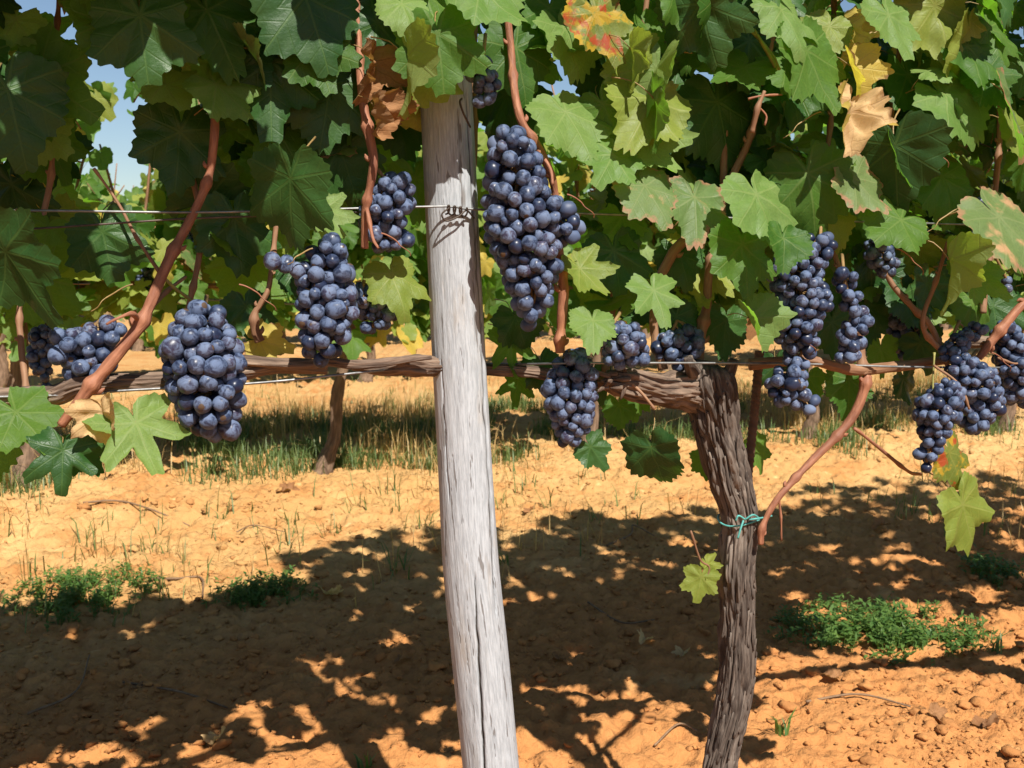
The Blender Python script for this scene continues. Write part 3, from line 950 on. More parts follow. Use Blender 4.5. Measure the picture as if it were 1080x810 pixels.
def cane(pts, parent, mat='cane', ns=12, node=0.075, name='cane'):
    """a shoot with swollen nodes; pts (photo x, y, width px, off)"""
    P, rad = [], []
    for (x, y, w, off) in pts:
        p = at(x, y, off)
        P.append(tuple(p))
        rad.append(w / 2 * 0.9 * mpp(p))
    L = sum((Vector(a) - Vector(b)).length for a, b in zip(P, P[1:]))
    ph = rng.uniform(0, node)
    n = max(8, int(L / 0.003))
    Q = catmull([p + (r,) for p, r in zip(P, rad)], n)
    l = np.linspace(0, L, n)
    # the shoot turns a little at each node
    tri = (l + ph) / node
    zig = np.abs((tri / 2 % 1) * 2 - 1) - 0.5
    T = np.gradient(Q[:, :3], axis=0)
    T /= np.linalg.norm(T, axis=1)[:, None] + 1e-12
    S = np.cross(T, np.array(OUT))
    Q[:, :3] += S * (zig * np.minimum(Q[:, 3] * 1.3, 0.004))[:, None]

    def f(a, l, t):
        d = ((l + ph) % node) - node / 2 if False else (((l + ph) / node + 0.5) % 1 - 0.5) * node
        k = 1 + 0.42 * math.exp(-(d / 0.0055) ** 2) - 0.10 * math.exp(-((d - 0.012) / 0.006) ** 2)
        k += 0.07 * noise.noise(Vector((math.cos(a) * 1.5, math.sin(a) * 1.5, l * 45)))
        k += 0.05 * noise.noise(Vector((math.cos(a) * 5, math.sin(a) * 5, l * 18)))
        return k
    g = Geo()
    tube(g, [tuple(q[:3]) for q in Q], list(Q[:, 3]), ns, None, 0, f, uw=rng.uniform(0, 5), raw=True)
    # buds at the nodes
    if ns >= 10:
        for k in range(int((L + ph) / node) + 1):
            ll = k * node - ph
            if 0.01 < ll < L - 0.01:
                i = min(n - 2, int(ll / L * n))
                r = Q[i, 3]
                sd = S[i] * (1 if k % 2 else -1) - np.array(T[i]) * 0.0
                b0 = Q[i, :3] + sd * r * 0.8
                tube(g, [tuple(b0), tuple(b0 + sd * r * 0.7 + T[i] * r * 0.5), tuple(b0 + sd * r * 1.0 + T[i] * r * 1.3)], [r * 0.55, r * 0.5, r * 0.1], 7, 7)
    return obj(name, g, M[mat], parent)


cane([(64, 448, 11, -0.03), (95, 412, 15, -0.035), (125, 372, 15, -0.035), (150, 335, 14, -0.03), (172, 290, 13, -0.02), (200, 235, 11, 0.0), (217, 190, 10, 0.01), (226, 140, 10, 0.01), (228, 112, 8, 0.02)], V_LEFT)
cane([(148, 338, 7, -0.03), (138, 330, 5, -0.05), (122, 336, 3.4, -0.06), (112, 342, 3, -0.06)], V_LEFT, 'cane', 8)
cane([(150, 335, 6, -0.028), (160, 325, 6, -0.02), (180, 305, 5, 0.0), (196, 292, 4, 0.02)], V_LEFT, 'brown_cane', 8)
cane([(172, 292, 4, -0.02), (185, 305, 4, -0.01), (205, 320, 3, 0.01)], V_LEFT, 'green_cane', 8)
cane([(98, 178, 3.2, 0.02), (125, 215, 3.6, 0.02), (145, 250, 4.2, 0.01), (170, 290, 5, 0.0)], V_LEFT, 'brown_cane', 8)
cane([(384, 262, 9, -0.01), (388, 215, 9, -0.015), (392, 170, 11, -0.02), (386, 120, 11, -0.01), (378, 50, 9, 0.02), (372, -40, 8, 0.04)], V_LEFT, 'cane')
cane([(386, 220, 5, -0.02), (392, 250, 4, -0.035), (399, 262, 3, -0.04)], V_LEFT, 'cane', 8)
cane([(275, 360, 12, 0.03), (268, 330, 8, 0.03), (285, 300, 6, 0.03), (290, 240, 6, 0.05), (295, 120, 6, 0.06), (300, -30, 6, 0.06)], V_LEFT, 'brown_cane', 10)
cane([(190, 395, 9, 0.03), (196, 370, 8, 0.04), (200, 330, 7, 0.05), (210, 230, 7, 0.07), (180, 90, 6, 0.09), (170, -30, 6, 0.09)], V_LEFT, 'brown_cane', 10)
cane([(330, 5, 7, 0.0), (326, 40, 7, 0.0), (318, 90, 7, 0.03)], V_LEFT, 'cane', 8)
cane([(30, 415, 8, 0.02), (20, 330, 7, 0.05), (50, 200, 7, 0.08), (60, 40, 6, 0.08), (60, -40, 6, 0.08)], V_LEFT, 'brown_cane', 10)
# middle vine
cane([(592, 372, 11, 0.0), (593, 330, 12, 0.0), (592, 290, 12, 0.0), (588, 240, 9, 0.005), (584, 200, 9, 0.0), (570, 160, 10, -0.01), (548, 118, 10, -0.01), (538, 60, 9, 0.02), (530, -40, 8, 0.04)], V_MID)
cane([(568, 158, 5, -0.015), (580, 178, 4.5, -0.025), (582, 195, 4, -0.03)], V_MID, 'cane', 8)
cane([(690, 300, 12, 0.03), (715, 262, 12, 0.03), (735, 238, 11, 0.03), (770, 190, 9, 0.04), (800, 110, 8, 0.05), (830, -30, 7, 0.06)], V_MID, 'brown_cane')
cane([(700, 390, 12, 0.03), (690, 340, 10, 0.04), (692, 300, 10, 0.035)], V_MID, 'brown_cane')
cane([(735, 390, 14, 0.03), (742, 340, 12, 0.04), (748, 290, 10, 0.05), (760, 220, 9, 0.05), (765, 120, 8, 0.06), (760, -30, 7, 0.07)], V_MID, 'brown_cane')
cane([(803, 574, 7, -0.01), (807, 550, 7.5, -0.01), (824, 519, 8, -0.01), (856, 486, 9, -0.005), (888, 456, 10, 0.0), (904, 430, 11, 0.0), (914, 395, 11, 0.0)], V_MID)
cane([(912, 395, 11, 0.0), (905, 350, 8, 0.01), (893, 310, 6, 0.01), (880, 270, 6, 0.02), (870, 200, 6, 0.04), (880, 60, 6, 0.06), (880, -40, 5, 0.07)], V_MID, 'brown_cane', 10)
cane([(900, 452, 3.5, 0.0), (930, 475, 4, 0.0), (958, 496, 4.2, -0.005), (972, 500, 4, -0.01)], V_MID, 'cane', 8)
cane([(821, 522, 2.6, -0.008), (823, 546, 2.5, -0.01), (824, 570, 2.2, -0.01)], V_MID, 'cane', 6)
cane([(784, 24, 3.4, 0.0), (806, 48, 4, 0.0), (822, 74, 4, 0.0)], V_MID, 'green_cane', 8)
cane([(795, 30, 4, 0.0), (812, 60, 5, -0.005), (818, 75, 4, -0.005)], V_MID, 'green_cane', 8)
cane([(792, 140, 6, -0.04), (800, 115, 6, -0.045), (806, 96, 4, -0.045)], V_MID, 'brown_cane', 8, 0.03)
cane([(789, 104, 2.6, -0.04), (800, 102, 2.6, -0.045), (825, 100, 2.2, -0.045)], V_MID, 'cane', 6, 0.03)
cane([(800, 112, 2.2, -0.045), (808, 122, 2.2, -0.045), (806, 132, 2, -0.045)], V_MID, 'cane', 6, 0.03)
cane([(728, 560, 2.4, 0.0), (738, 590, 2.6, 0.0), (748, 598, 2.2, 0.0), (745, 612, 2, 0.0)], V_MID, 'brown_cane', 6)
cane([(650, 392, 6, 0.0), (672, 410, 4, -0.02), (690, 432, 3, -0.03)], V_MID, 'brown_cane', 8)
cane([(470, 395, 8, 0.05), (480, 300, 7, 0.08), (500, 150, 7, 0.09), (500, -40, 6, 0.1)], V_MID, 'brown_cane', 10)
cane([(640, 395, 8, 0.05), (648, 290, 7, 0.08), (660, 150, 7, 0.08), (690, -40, 6, 0.08)], V_MID, 'brown_cane', 10)
# right vine
cane([(1120, 285, 9, -0.02), (1080, 318, 10, -0.02), (1060, 342, 11, -0.02), (1044, 364, 11, -0.015), (1032, 378, 8, -0.01)], V_RIGHT)
cane([(1000, 384, 8, 0.0), (985, 350, 7, 0.01), (960, 320, 7, 0.02), (930, 270, 6, 0.04), (940, 120, 6, 0.06), (960, -40, 6, 0.07)], V_RIGHT, 'brown_cane', 10)
cane([(1005, 382, 7, 0.0), (975, 345, 6, -0.01), (985, 300, 5, -0.01), (1000, 255, 5, -0.02)], V_RIGHT, 'brown_cane', 10)
cane([(1036, 330, 8, 0.03), (1050, 200, 7, 0.06), (1060, -40, 6, 0.08)], V_RIGHT, 'brown_cane', 10)
cane([(985, 385, 3, -0.04), (1010, 405, 3.4, -0.05), (1022, 432, 3, -0.055)], V_RIGHT, 'brown_cane', 8)
cane([(986, 372, 2.6, -0.03), (984, 410, 2.6, -0.04), (988, 430, 4, -0.045)], V_RIGHT, 'green_cane', 8)
cane([(1052, 378, 2.6, -0.03), (1070, 384, 2.6, -0.03), (1085, 380, 2.6, -0.03)], V_RIGHT, 'brown_cane', 8)


def tendril(px, py, ln, parent, off=-0.03, az=1):
    p = at(px, py, off)
    m = mpp(p)
    P = []
    for k in range(40):
        t = k / 39
        r = 4.5 * max(0, t - 0.4) * m
        a = 13 * max(0, t - 0.4)
        P.append(tuple(p + ROW_DIR * (az * ln * t * m + r * math.cos(a) - r) - UP * (ln * 0.7 * t ** 1.5 * m) - OUT * (r * math.sin(a))))
    g = Geo()
    tube(g, P, [0.0008] * 25 + [0.0005] * 15, 5, 80)
    obj('tendril', g, M['cane'] if az > 0 else M['petiole'], parent)


for a in ((252, 300, 40, V_LEFT, -0.01, 1), (402, 246, 34, V_LEFT, -0.05, 1), (330, 262, 24, V_LEFT, -0.05, -1), (140, 300, 40, V_LEFT, -0.02, -1), (598, 205, 34, V_MID, -0.04, 1), (838, 352, 30, V_MID, -0.05, 1),
          (866, 118, 40, V_MID, -0.04, -1), (945, 262, 40, V_RIGHT, -0.02, 1), (1012, 220, 36, V_RIGHT, -0.04, -1), (1046, 372, 30, V_RIGHT, -0.05, 1), (975, 150, 36, V_RIGHT, -0.04, 1)):
    tendril(*a)


def vine_leaves(root, items):
    """the hundred leaves that show largest become parts, the others ONE part"""
    def weight(l):
        vis = -20 < l[4] < 1100 and -20 < l[5] < 640
        return (1000 if l[7] else 0) + (l[6] if vis else -500 + l[6])
    items = sorted(items, key=weight, reverse=True)
    for l in items[:100]:
        o = place('leaf', LEAF_MESH[l[1]][l[2]], l[0], root)
        if l[3] != 'green':
            o.material_slots[0].link = 'OBJECT'
            o.material_slots[0].material = M[l[3]]
        lab = {'dead': 'curled dead brown leaf', 'tan': 'dry tan shrivelled leaf', 'yellow': 'yellow leaf', 'autumn': 'leaf turning orange and red'}.get(l[3])
        if lab:
            o['label'] = lab
    keys = ['green', 'pale', 'dark', 'yellowgreen', 'yellow', 'browning', 'autumn', 'tan', 'dead']
    g = Geo()
    for l in items[100:]:
        V, UV, UW, F3, F4, M3, M4 = HI[l[1]][l[2]]
        A = np.array(l[0])
        k = keys.index(l[3])
        pi = len(keys)
        g.add(V @ A[:3, :3].T + A[:3, 3], F3, F4, UV, UW, 0, np.where(M3 == 1, pi, k), np.where(M4 == 1, pi, k))
    if items[100:]:
        o = obj('foliage', g, [M[k] for k in keys] + [M['petiole']], root)
        o['kind'] = 'stuff'


vine_leaves(V_LEFT, [l for l in LEAVES if l[4] < 445])
vine_leaves(V_MID, [l for l in LEAVES if 445 <= l[4] < 885])
vine_leaves(V_RIGHT, [l for l in LEAVES if l[4] >= 885])

# ------------------------------------------------------------------ grape bunches
BV, BF3, BF4 = ball(20, 12)
BERRY = []
for k in range(5):
    sv = Vector((k * 5.1, k * 2.3, 1))
    d = np.array([1 + 0.10 * noise.noise(Vector(v) * 1.2 + sv) for v in BV])
    V = BV * d[:, None] * np.array([1, 1, 1.04 + 0.035 * k])
    V[:, 2] = np.where(V[:, 2] > 0.9, V[:, 2] - 0.02, V[:, 2])
    g = Geo()
    g.add(V, BF3, BF4)
    BERRY.append((g.mesh('grape', M['grape']), V))


def pack(spheres, gr, rs, want=400, loose=1.0):
    """berry centres on and under the surface of a chain of overlapping balls"""
    S = np.array(spheres, float)
    lo, hi = (S[:, :3] - S[:, 3:]).min(0), (S[:, :3] + S[:, 3:]).max(0)
    C = rs.uniform(lo, hi, (14000, 3))
    # distance field of the chain: the depth under the nearest ball's skin
    D = (S[None, :, 3] - np.linalg.norm(C[:, None] - S[None, :, :3], axis=2)).max(1)
    keep = (D > gr * 0.75) & (D < gr * 2.6)
    C, D = C[keep], D[keep]
    order = np.argsort(np.abs(D - gr * 0.95) + rs.uniform(0, gr * 0.5, len(D)))
    out, rad = [], []
    for i in order:
        r = gr * float(np.clip(rs.normal(0.97, 0.12), 0.60, 1.2))
        if out:
            d = np.linalg.norm(np.array(out) - C[i], axis=1)
            if np.any(d < (np.array(rad) + r) * 0.79 * loose):
                continue
        out.append(C[i])
        rad.append(r)
        if len(out) >= want:
            break
    return np.array(out), np.array(rad)


def quat_mat(rs):
    q = rs.normal(size=4)
    q /= np.linalg.norm(q)
    from mathutils import Quaternion
    return Quaternion(q).to_matrix().to_4x4()


def grape_bunch(label, balls, gpx, off, hang=None, loose=1.0, seed=1, group='ripe grape bunches of the front row'):
    rs = np.random.default_rng(seed * 13 + 5)
    sph = []
    for b in balls:
        x, y, r = b[:3]
        dz = b[3] if len(b) > 3 else 0.0
        p = at(x, y, off + dz)
        sph.append((p.x, p.y, p.z, r * mpp(p) * 1.04))
    # extra balls between consecutive ones keep the outline full
    full = []
    for a, b in zip(sph, sph[1:]):
        if np.linalg.norm(np.array(a[:3]) - np.array(b[:3])) < 0.07:
            full += [a, tuple((np.array(a) + np.array(b)) / 2)]
        else:
            full.append(a)
    full.append(sph[-1])
    gr = gpx * 0.95 / 2 * mpp(sph[0][:3])
    C, rad = pack(full, gr, rs, loose=loose)
    top = Vector(sph[0][:3])
    hp = at(*hang) if hang else top + UP * (sph[0][3] + 0.025) - OUT * 0.02
    root = thing('grape_bunch', hp, label, 'grapes', group)
    order = np.argsort([(Vector(c) - C0).length for c in C])
    g = Geo()
    axis = [tuple(hp)] + [tuple(s[:3]) for s in sph]
    tube(g, axis, [0.0022] + [0.0018] * (len(axis) - 1), 6, len(axis) * 5)
    A = np.array(axis)
    for c in C:
        q = catmull(axis, 40)
        n = q[np.argmin(np.linalg.norm(q - (c + np.array([0, 0, gr])), axis=1))]
        tube(g, [tuple(n), tuple((n + c) / 2 + np.array([0, 0, gr * 0.3])), tuple(c)], [0.0012, 0.0009, 0.0009], 4, 4, cap=False)
    obj('stem', g, M['stem'], root)
    rest = Geo()
    for k, i in enumerate(order):
        Mx = Matrix.Translation(Vector(C[i])) @ quat_mat(rs) @ Matrix.Scale(rad[i], 4)
        b = int(rs.integers(len(BERRY)))
        if k < 100:
            place('grape', BERRY[b][0], Mx, root)
        else:
            a = np.array(Mx)
            rest.add(BERRY[b][1] @ a[:3, :3].T + a[:3, 3], BF3, BF4)
    if rest.n:
        o = obj('hidden_grapes', rest, M['grape'], root)
        o['kind'] = 'stuff'
    return root


grape_bunch('big-berried bunch resting behind the reddish cane, above the ragged end of the woody arm', [(74, 368, 24), (98, 362, 24, 0.01), (116, 352, 18), (84, 386, 20), (108, 386, 18)], 19, 0.0, (115, 330, 0.0), seed=1)
grape_bunch('small-berried bunch hugging the left side of the big-berried one by the reddish cane', [(46, 358, 16), (42, 378, 14), (46, 394, 10), (50, 408, 6)], 10.5, 0.12, (50, 335, 0.14), seed=2)
grape_bunch('large oval bunch hanging alone, the lowest one left of the grey post', [(213, 352, 34), (213, 378, 43), (217, 402, 41), (222, 426, 34), (231, 448, 20)], 20.5, -0.035, (218, 312, 0.0), seed=3)
grape_bunch('long bunch with a dark side wing, tip touching the cane left of the post', [(346, 268, 22), (343, 296, 31), (346, 326, 33), (341, 356, 26), (334, 380, 12), (312, 283, 16), (290, 279, 12)], 18, -0.03, (350, 240, -0.01), seed=4)
grape_bunch('short bunch tucked behind the brown cane just left of the post top wire', [(416, 206, 25), (404, 226, 27), (402, 250, 18), (424, 250, 15)], 17, 0.0, (398, 178, 0.0), seed=5)
grape_bunch('small shaded bunch peeping out behind the long winged bunch', [(384, 316, 18), (400, 332, 18), (392, 344, 13), (414, 335, 9)], 14.5, 0.03, (385, 285, 0.03), seed=6)
grape_bunch('tiny few-berried bunch beside the top of the grey post', [(508, 82, 17), (512, 70, 11), (518, 94, 13), (508, 108, 9)], 14, -0.03, (512, 36, 0.0), seed=7)
grape_bunch('largest bunch, broad shouldered, hanging right beside the grey post', [(540, 158, 26), (545, 185, 33), (545, 215, 36), (552, 245, 40), (558, 278, 33), (560, 308, 26), (560, 336, 13), (578, 228, 26), (594, 238, 23), (604, 236, 14)], 17.5, -0.03, (552, 128, 0.0), seed=8)
grape_bunch('dark shaded bunch hanging below the low wire between post and trunk', [(606, 392, 25), (600, 416, 29), (603, 442, 23), (600, 464, 13)], 15.5, 0.0, (600, 368, 0.0), seed=9)
grape_bunch('small sunlit bunch on the wire above the splintered stub', [(640, 356, 13), (660, 360, 22), (650, 374, 16), (674, 372, 14)], 14, -0.03, (655, 328, 0.0), seed=10)
grape_bunch('dark bunch shaded behind the head of the gnarled trunk', [(704, 366, 18), (724, 362, 20), (715, 378, 14)], 14, 0.03, (714, 338, 0.03), seed=11)
grape_bunch('long straggly bunch with a detached lower clump, right of the trunk', [(862, 262, 20), (836, 290, 28), (850, 318, 28), (836, 342, 26), (848, 362, 18), (838, 386, 16), (828, 408, 21), (850, 424, 15)], 13.8, -0.035, (866, 232, 0.0), 1.03, seed=12)
grape_bunch('narrow loose bunch beside the long straggly one', [(891, 294, 14), (898, 318, 14), (908, 336, 13), (900, 352, 17), (894, 374, 14)], 13.8, -0.03, (888, 268, 0.0), 1.03, seed=13)
grape_bunch('dark shaded bunch up among leaves above the narrow loose bunch', [(926, 264, 16), (935, 280, 14)], 12.5, 0.04, (922, 240, 0.05), seed=14)
grape_bunch('very dark bunch deep in shade behind crossing brown canes', [(945, 340, 20), (968, 342, 22), (955, 362, 20)], 12.5, 0.12, (955, 305, 0.12), seed=15)
grape_bunch('small cluster right under the grey green leaf beside the thick cane', [(998, 372, 10), (1010, 364, 13), (1030, 348, 11)], 11.5, -0.01, (1012, 338, 0.0), seed=16)
grape_bunch('wide sunlit bunch hanging from the end of the thick right cane', [(1016, 390, 18), (1030, 404, 24), (1040, 424, 20), (1028, 440, 18)], 12.8, -0.03, (1030, 370, -0.01), seed=17)
grape_bunch('tapering bunch with a hanging tail above the yellow green leaf', [(1000, 416, 18), (988, 434, 24), (984, 458, 16), (978, 480, 12), (977, 498, 7)], 12.8, -0.05, (1000, 390, -0.02), seed=18)
grape_bunch('bunch cut by the right edge, below the thick cane', [(1062, 352, 16), (1072, 384, 23), (1076, 412, 19)], 13, -0.01, (1072, 330, 0.0), seed=19)
grape_bunch('small dark bunch behind the large pale leaf at the right edge', [(1043, 216, 15), (1040, 246, 14), (1064, 300, 9)], 12.5, 0.02, (1046, 195, 0.03), seed=20)

# ------------------------------------------------------------------ the post
def build_post():
    cl = [(467, 24), (468, 50), (471, 110), (480, 300), (490, 480), (497, 600), (507, 700), (518, 810), (536, 1000), (541, 1060)]
    wid = [52, 53, 55, 56, 57, 59, 60, 59, 60, 60]
    P, rad = [], []
    for (x, y), w in zip(cl, wid):
        p = at(x, y, 0.04)
        P.append(tuple(p))
        rad.append(w / 2 * mpp(p))
    crack_a = [(492, 100), (498, 200), (507, 330), (511, 430), (517, 520), (521, 610), (523, 640)]
    crack_b = [(501, 600), (503, 650), (506, 700), (509, 760), (512, 830), (520, 960)]
    crack_c = [(466, 380), (470, 460), (474, 520)]

    Q = catmull([p + (r,) for p, r in zip(P, rad)], 240)
    ns = 168
    th = np.linspace(0, 2 * math.pi, ns, endpoint=False)
    cols = []
    V, UV, UW = [], [], []
    L = np.concatenate([[0], np.cumsum(np.linalg.norm(np.diff(Q[:, :3], axis=0), axis=1))])
    for i, q in enumerate(Q):
        c, r = Vector(q[:3]), q[3]
        view = (C0 - c)
        view.z = 0
        view.normalize()
        side = Vector((-view.y, view.x, 0))          # towards photo right
        px, py, d = proj(c)
        for a in th:
            f = 1 + 0.018 * noise.noise(Vector((math.cos(a) * 1.6, math.sin(a) * 1.6, L[i] * 3)))
            f += 0.010 * noise.noise(Vector((math.cos(a) * 9, math.sin(a) * 9, L[i] * 6)))
            f += 0.006 * noise.noise(Vector((math.cos(a) * 24, math.sin(a) * 24, L[i] * 5)))
            sx = math.sin(a)                          # -1 left .. 1 right edge as seen from the front
            cr = 0.0
            if math.cos(a) > 0:
                for pts, wdt in ((crack_a, 0.040), (crack_b, 0.042), (crack_c, 0.016)):
                    ys = [k[1] for k in pts]
                    if ys[0] <= py <= ys[-1]:
                        x = np.interp(py, ys, [k[0] for k in pts]) + 1.4 * noise.noise(Vector((0, 0, py * 0.05)))
                        t = (x - px) / (r / d * F_PX)
                        e = min(1, (py - ys[0]) / 60, (ys[-1] - py) / 60 + 0.1)
                        w = wdt * (0.45 + 0.55 * e) * (1 + 0.5 * noise.noise(Vector((3, 0, py * 0.04))))
                        cr = max(cr, math.exp(-((sx - t) / w) ** 2))
            f -= 0.16 * cr
            p = c + (view * math.cos(a) + side * sx) * (r * f)
            if i == 0:
                p.z += 0.004 * noise.noise(Vector((math.cos(a) * 3, math.sin(a) * 3, 0)))
            V.append(p)
            UV.append((math.cos(a) * r, sx * r))
            UW.append((L[i], cr))
    n = len(Q)
    i, j = np.meshgrid(np.arange(n - 1), np.arange(ns), indexing='ij')
    a, b = i * ns + j, i * ns + (j + 1) % ns
    F4 = np.stack([a, a + ns, b + ns, b], -1).reshape(-1, 4)
    k = len(V)
    V.append(Vector(Q[0, :3]))
    UV.append((0, 0))
    UW.append((0, 0))
    F3 = [(k, q, (q + 1) % ns) for q in range(ns)]
    foot = Vector((Q[-1, 0], Q[-1, 1], gz(Q[-1, 0], Q[-1, 1])))
    g = Geo()
    g.add([tuple(v) for v in V], F3, F4, UV, UW)
    root = thing('trellis_post', foot, 'weathered grey round wooden post leaning among the front row vines', 'post')
    obj('post_shaft', g, M['post'], root)
    # a bent staple wire near the top
    g = Geo()
    tube(g, [at(487, 104, -0.004), at(485, 108, -0.008), at(489, 120, -0.007), at(494, 130, -0.002), at(496, 134, 0.006)], 0.0011, 6, 24)
    obj('staple', g, M['dark_wire'], root)


build_post()

# ------------------------------------------------------------------ trellis wires, tie, stake, string
def wire(name, pts, label, width=2.4, mat='wire', row=0):
    P = [at(x, y, o, row) for x, y, o in pts]
    root = thing(name, P[len(P) // 2], label, 'wire')
    g = Geo()
    n = 160
    tube(g, [tuple(p) for p in P], [width / 2 * mpp(P[len(P) // 2])] * len(P), 8, n)
    obj('strand', g, M[mat], root)
    return root


W = wire('trellis_wire', [(-400, 224, -0.01), (0, 222, 0.0), (200, 224, 0.0), (330, 221, 0.005), (450, 218, 0.006), (478, 218, 0.004), (505, 221, 0.006), (640, 226, 0.012), (850, 232, 0.02), (1080, 238, 0.02), (1500, 246, 0.02)],
         'upper trellis wire, twisted once against the grey post')
g = Geo()
pts = []
for k in range(30):
    t = k / 29
    pts.append(at(470 + 22 * t + 2.5 * math.sin(t * 22), 221 + 5 * math.cos(t * 22) + 3 * t, 0.006 - 0.007 * abs(math.sin(t * 11))))
tube(g, [tuple(p) for p in pts], 0.0010, 6, 110)
tube(g, [tuple(at(x, y, o)) for x, y, o in ((474, 219, 0.0), (466, 226, 0.0), (471, 233, 0.002), (484, 228, 0.0), (492, 222, 0.003), (500, 230, 0.012))], 0.0010, 6, 40)
obj('tie_knot', g, M['dark_wire'], W)
wire('trellis_wire', [(-400, 262, -0.02), (0, 243, 0.0), (100, 237, 0.0), (190, 231, 0.003), (270, 228, 0.008), (330, 226, 0.02), (420, 222, 0.03)], 'dark second wire slanting up to join the upper wire on the left', 2.2, 'dark_wire')
wire('trellis_wire', [(-400, 428, 0.0), (60, 417, 0.0), (130, 412, -0.015), (270, 404, -0.008), (380, 393, 0.0), (420, 389, 0.03), (455, 386, 0.079), (520, 384, 0.079), (560, 384, 0.03), (620, 383, -0.02), (760, 383, -0.018), (850, 384, 0.0), (960, 387, -0.01), (1080, 388, -0.01), (1500, 392, 0.0)],
     'low trellis wire under the bunches, running across the trunk head')
wire('trellis_wire', [(-200, 312, 0, ), (75, 303, 0), (140, 311, 0), (345, 322, 0), (622, 330, 0), (900, 338, 0), (1300, 345, 0)], 'thin low wire of the second vine row behind', 2.4, 'wire', 1)

g = Geo()
P = [at(x, y, 0.06) for x, y in ((801, 370), (797, 420), (790, 490), (784, 560), (776, 700), (770, 1000))]


def rebar(a, l, t):
    return 1 + 0.16 * (1 if ((l * 150 + a / math.pi) % 1) < 0.4 else 0)


tube(g, [tuple(p) for p in P], [0.0052] * len(P), 14, 260, 0, rebar)
o = obj('metal_stake', g, M['rust'], None, P[-1])
props(o, 'thin rusty ribbed steel rod upright behind the gnarled trunk', 'stake')

g = Geo()
c = at(779, 548, 0.02)
r = 0.0245
lp = []
for k in range(26):
    a = -0.4 + k / 25 * 2 * math.pi
    lp.append((c.x + r * math.sin(a), c.y - r * math.cos(a), c.z + 0.003 * math.sin(a * 2)))
tube(g, lp, 0.0011, 6, 60)
for q in (((786, 548, -0.01), (794, 543, -0.013), (800, 546, -0.006)), ((784, 549, -0.01), (781, 558, -0.012), (778, 568, -0.01)), ((786, 548, -0.01), (779, 544, -0.012), (776, 549, -0.01)), ((790, 548, -0.01), (805, 546, -0.008), (814, 544, -0.006))):
    tube(g, [tuple(at(*k)) for k in q], 0.0012, 6, 12)
o = obj('tie_string', g, M['string'], None, c)
props(o, 'turquoise string knotted round the gnarled trunk', 'string')

# ------------------------------------------------------------------ the rows behind
def far_leaves(g, cx, row, s0, s1, n, zlo, zhi, depth, size, keys, probs, hole=None, ztop=None):
    k = 0
    while k < n:
        s, off = rng.uniform(s0, s1), rng.normal(0, depth)
        z = zlo + (zhi - zlo) * rng.beta(1.3, 1.5)
        p = row_point(s, off, z, row)
        if noise.noise(p * 3.5) + rng.normal(0, 0.2) < -0.16 - 0.15 * (z > zhi - 0.2):
            continue
        if z < zlo + 0.18 and noise.noise(p * 5 + Vector((3, 3, 3))) < -0.1:
            continue
        px, py, d = proj(p)
        if hole and any(((px - a) / c) ** 2 + ((py - b) / h) ** 2 < 1 for a, b, c, h in hole) and rng.random() < 0.9:
            k += 0.3
            continue
        A = np.array(leaf_matrix(p, rng.uniform(*size), rng.normal(0, 45), rng.normal(0, 45), rng.normal(28, 28)))
        V, UV, UW, F3, F4, M3, M4 = LO[int(rng.integers(len(LO)))]
        g.add(V @ A[:3, :3].T + A[:3, 3], F3, F4, UV, UW, int(rng.choice(len(keys), p=probs)))
        k += 1


KEYS = ['green', 'pale', 'yellowgreen', 'yellow', 'browning', 'dead']
PROB = [0.40, 0.27, 0.2, 0.06, 0.05, 0.02]


def far_vine(row, s, label, group, nleaf, trunk_w, lean, hole=None, size=(0.07, 0.13), span=0.54, seg=20):
    foot = row_point(s, 0, 0, row)
    foot.z = gz(foot.x, foot.y)
    root = thing('grapevine', foot, label, 'grapevine', group)
    g = Geo()
    w = trunk_w
    P = [foot - UP * 0.04 - ROW_DIR * 0.03, foot + UP * 0.03 - ROW_DIR * 0.012, foot + UP * 0.13 + ROW_DIR * (lean * 0.25 + 0.012), foot + UP * 0.25 + ROW_DIR * (lean * 0.8 - 0.012), foot + UP * 0.42 + ROW_DIR * (lean + 0.008), foot + UP * 0.60 + ROW_DIR * lean * 1.05]
    tube(g, [tuple(p) for p in P], [w * 2.2, w * 1.6, w * 1.05, w * 1.1, w * 0.9, w * 1.15], seg, 60, 0, fibrous(s * 3 + row, 0.3))
    obj('trunk', g, M['far_bark'], root)
    g = Geo()
    h = foot + UP * 0.59 + ROW_DIR * lean * 1.05
    tube(g, [tuple(h), tuple(h + ROW_DIR * 0.18 + UP * 0.05), tuple(h + ROW_DIR * span + UP * 0.06)], [w * 0.9, w * 0.7, w * 0.45], 10, 24, 0, fibrous(s + 4, 0.14))
    tube(g, [tuple(h), tuple(h - ROW_DIR * 0.18 + UP * 0.05), tuple(h - ROW_DIR * (span - 0.1) + UP * 0.06)], [w * 0.9, w * 0.7, w * 0.45], 10, 24, 0, fibrous(s + 7, 0.14))
    for k in range(7):
        b = h + ROW_DIR * rng.uniform(-0.4, 0.45) + UP * 0.05
        tube(g, [tuple(b), tuple(b + UP * 0.3 + Vector(rng.normal(0, 0.05, 3))), tuple(b + UP * rng.uniform(0.5, 0.75) + Vector(rng.normal(0, 0.09, 3)))], [0.006, 0.005, 0.003], 6, 10)
    obj('cordon', g, M['brown_cane'], root)
    g = Geo()
    far_leaves(g, 0, row, s - span, s + span, nleaf, (0.58, 0.50, 0.32, 0.28)[row], 1.34 if row == 1 else 1.28, 0.15, size, KEYS, PROB, hole)
    f = obj('foliage', g, [M[k] for k in KEYS], root)
    f['kind'] = 'stuff'
    return root


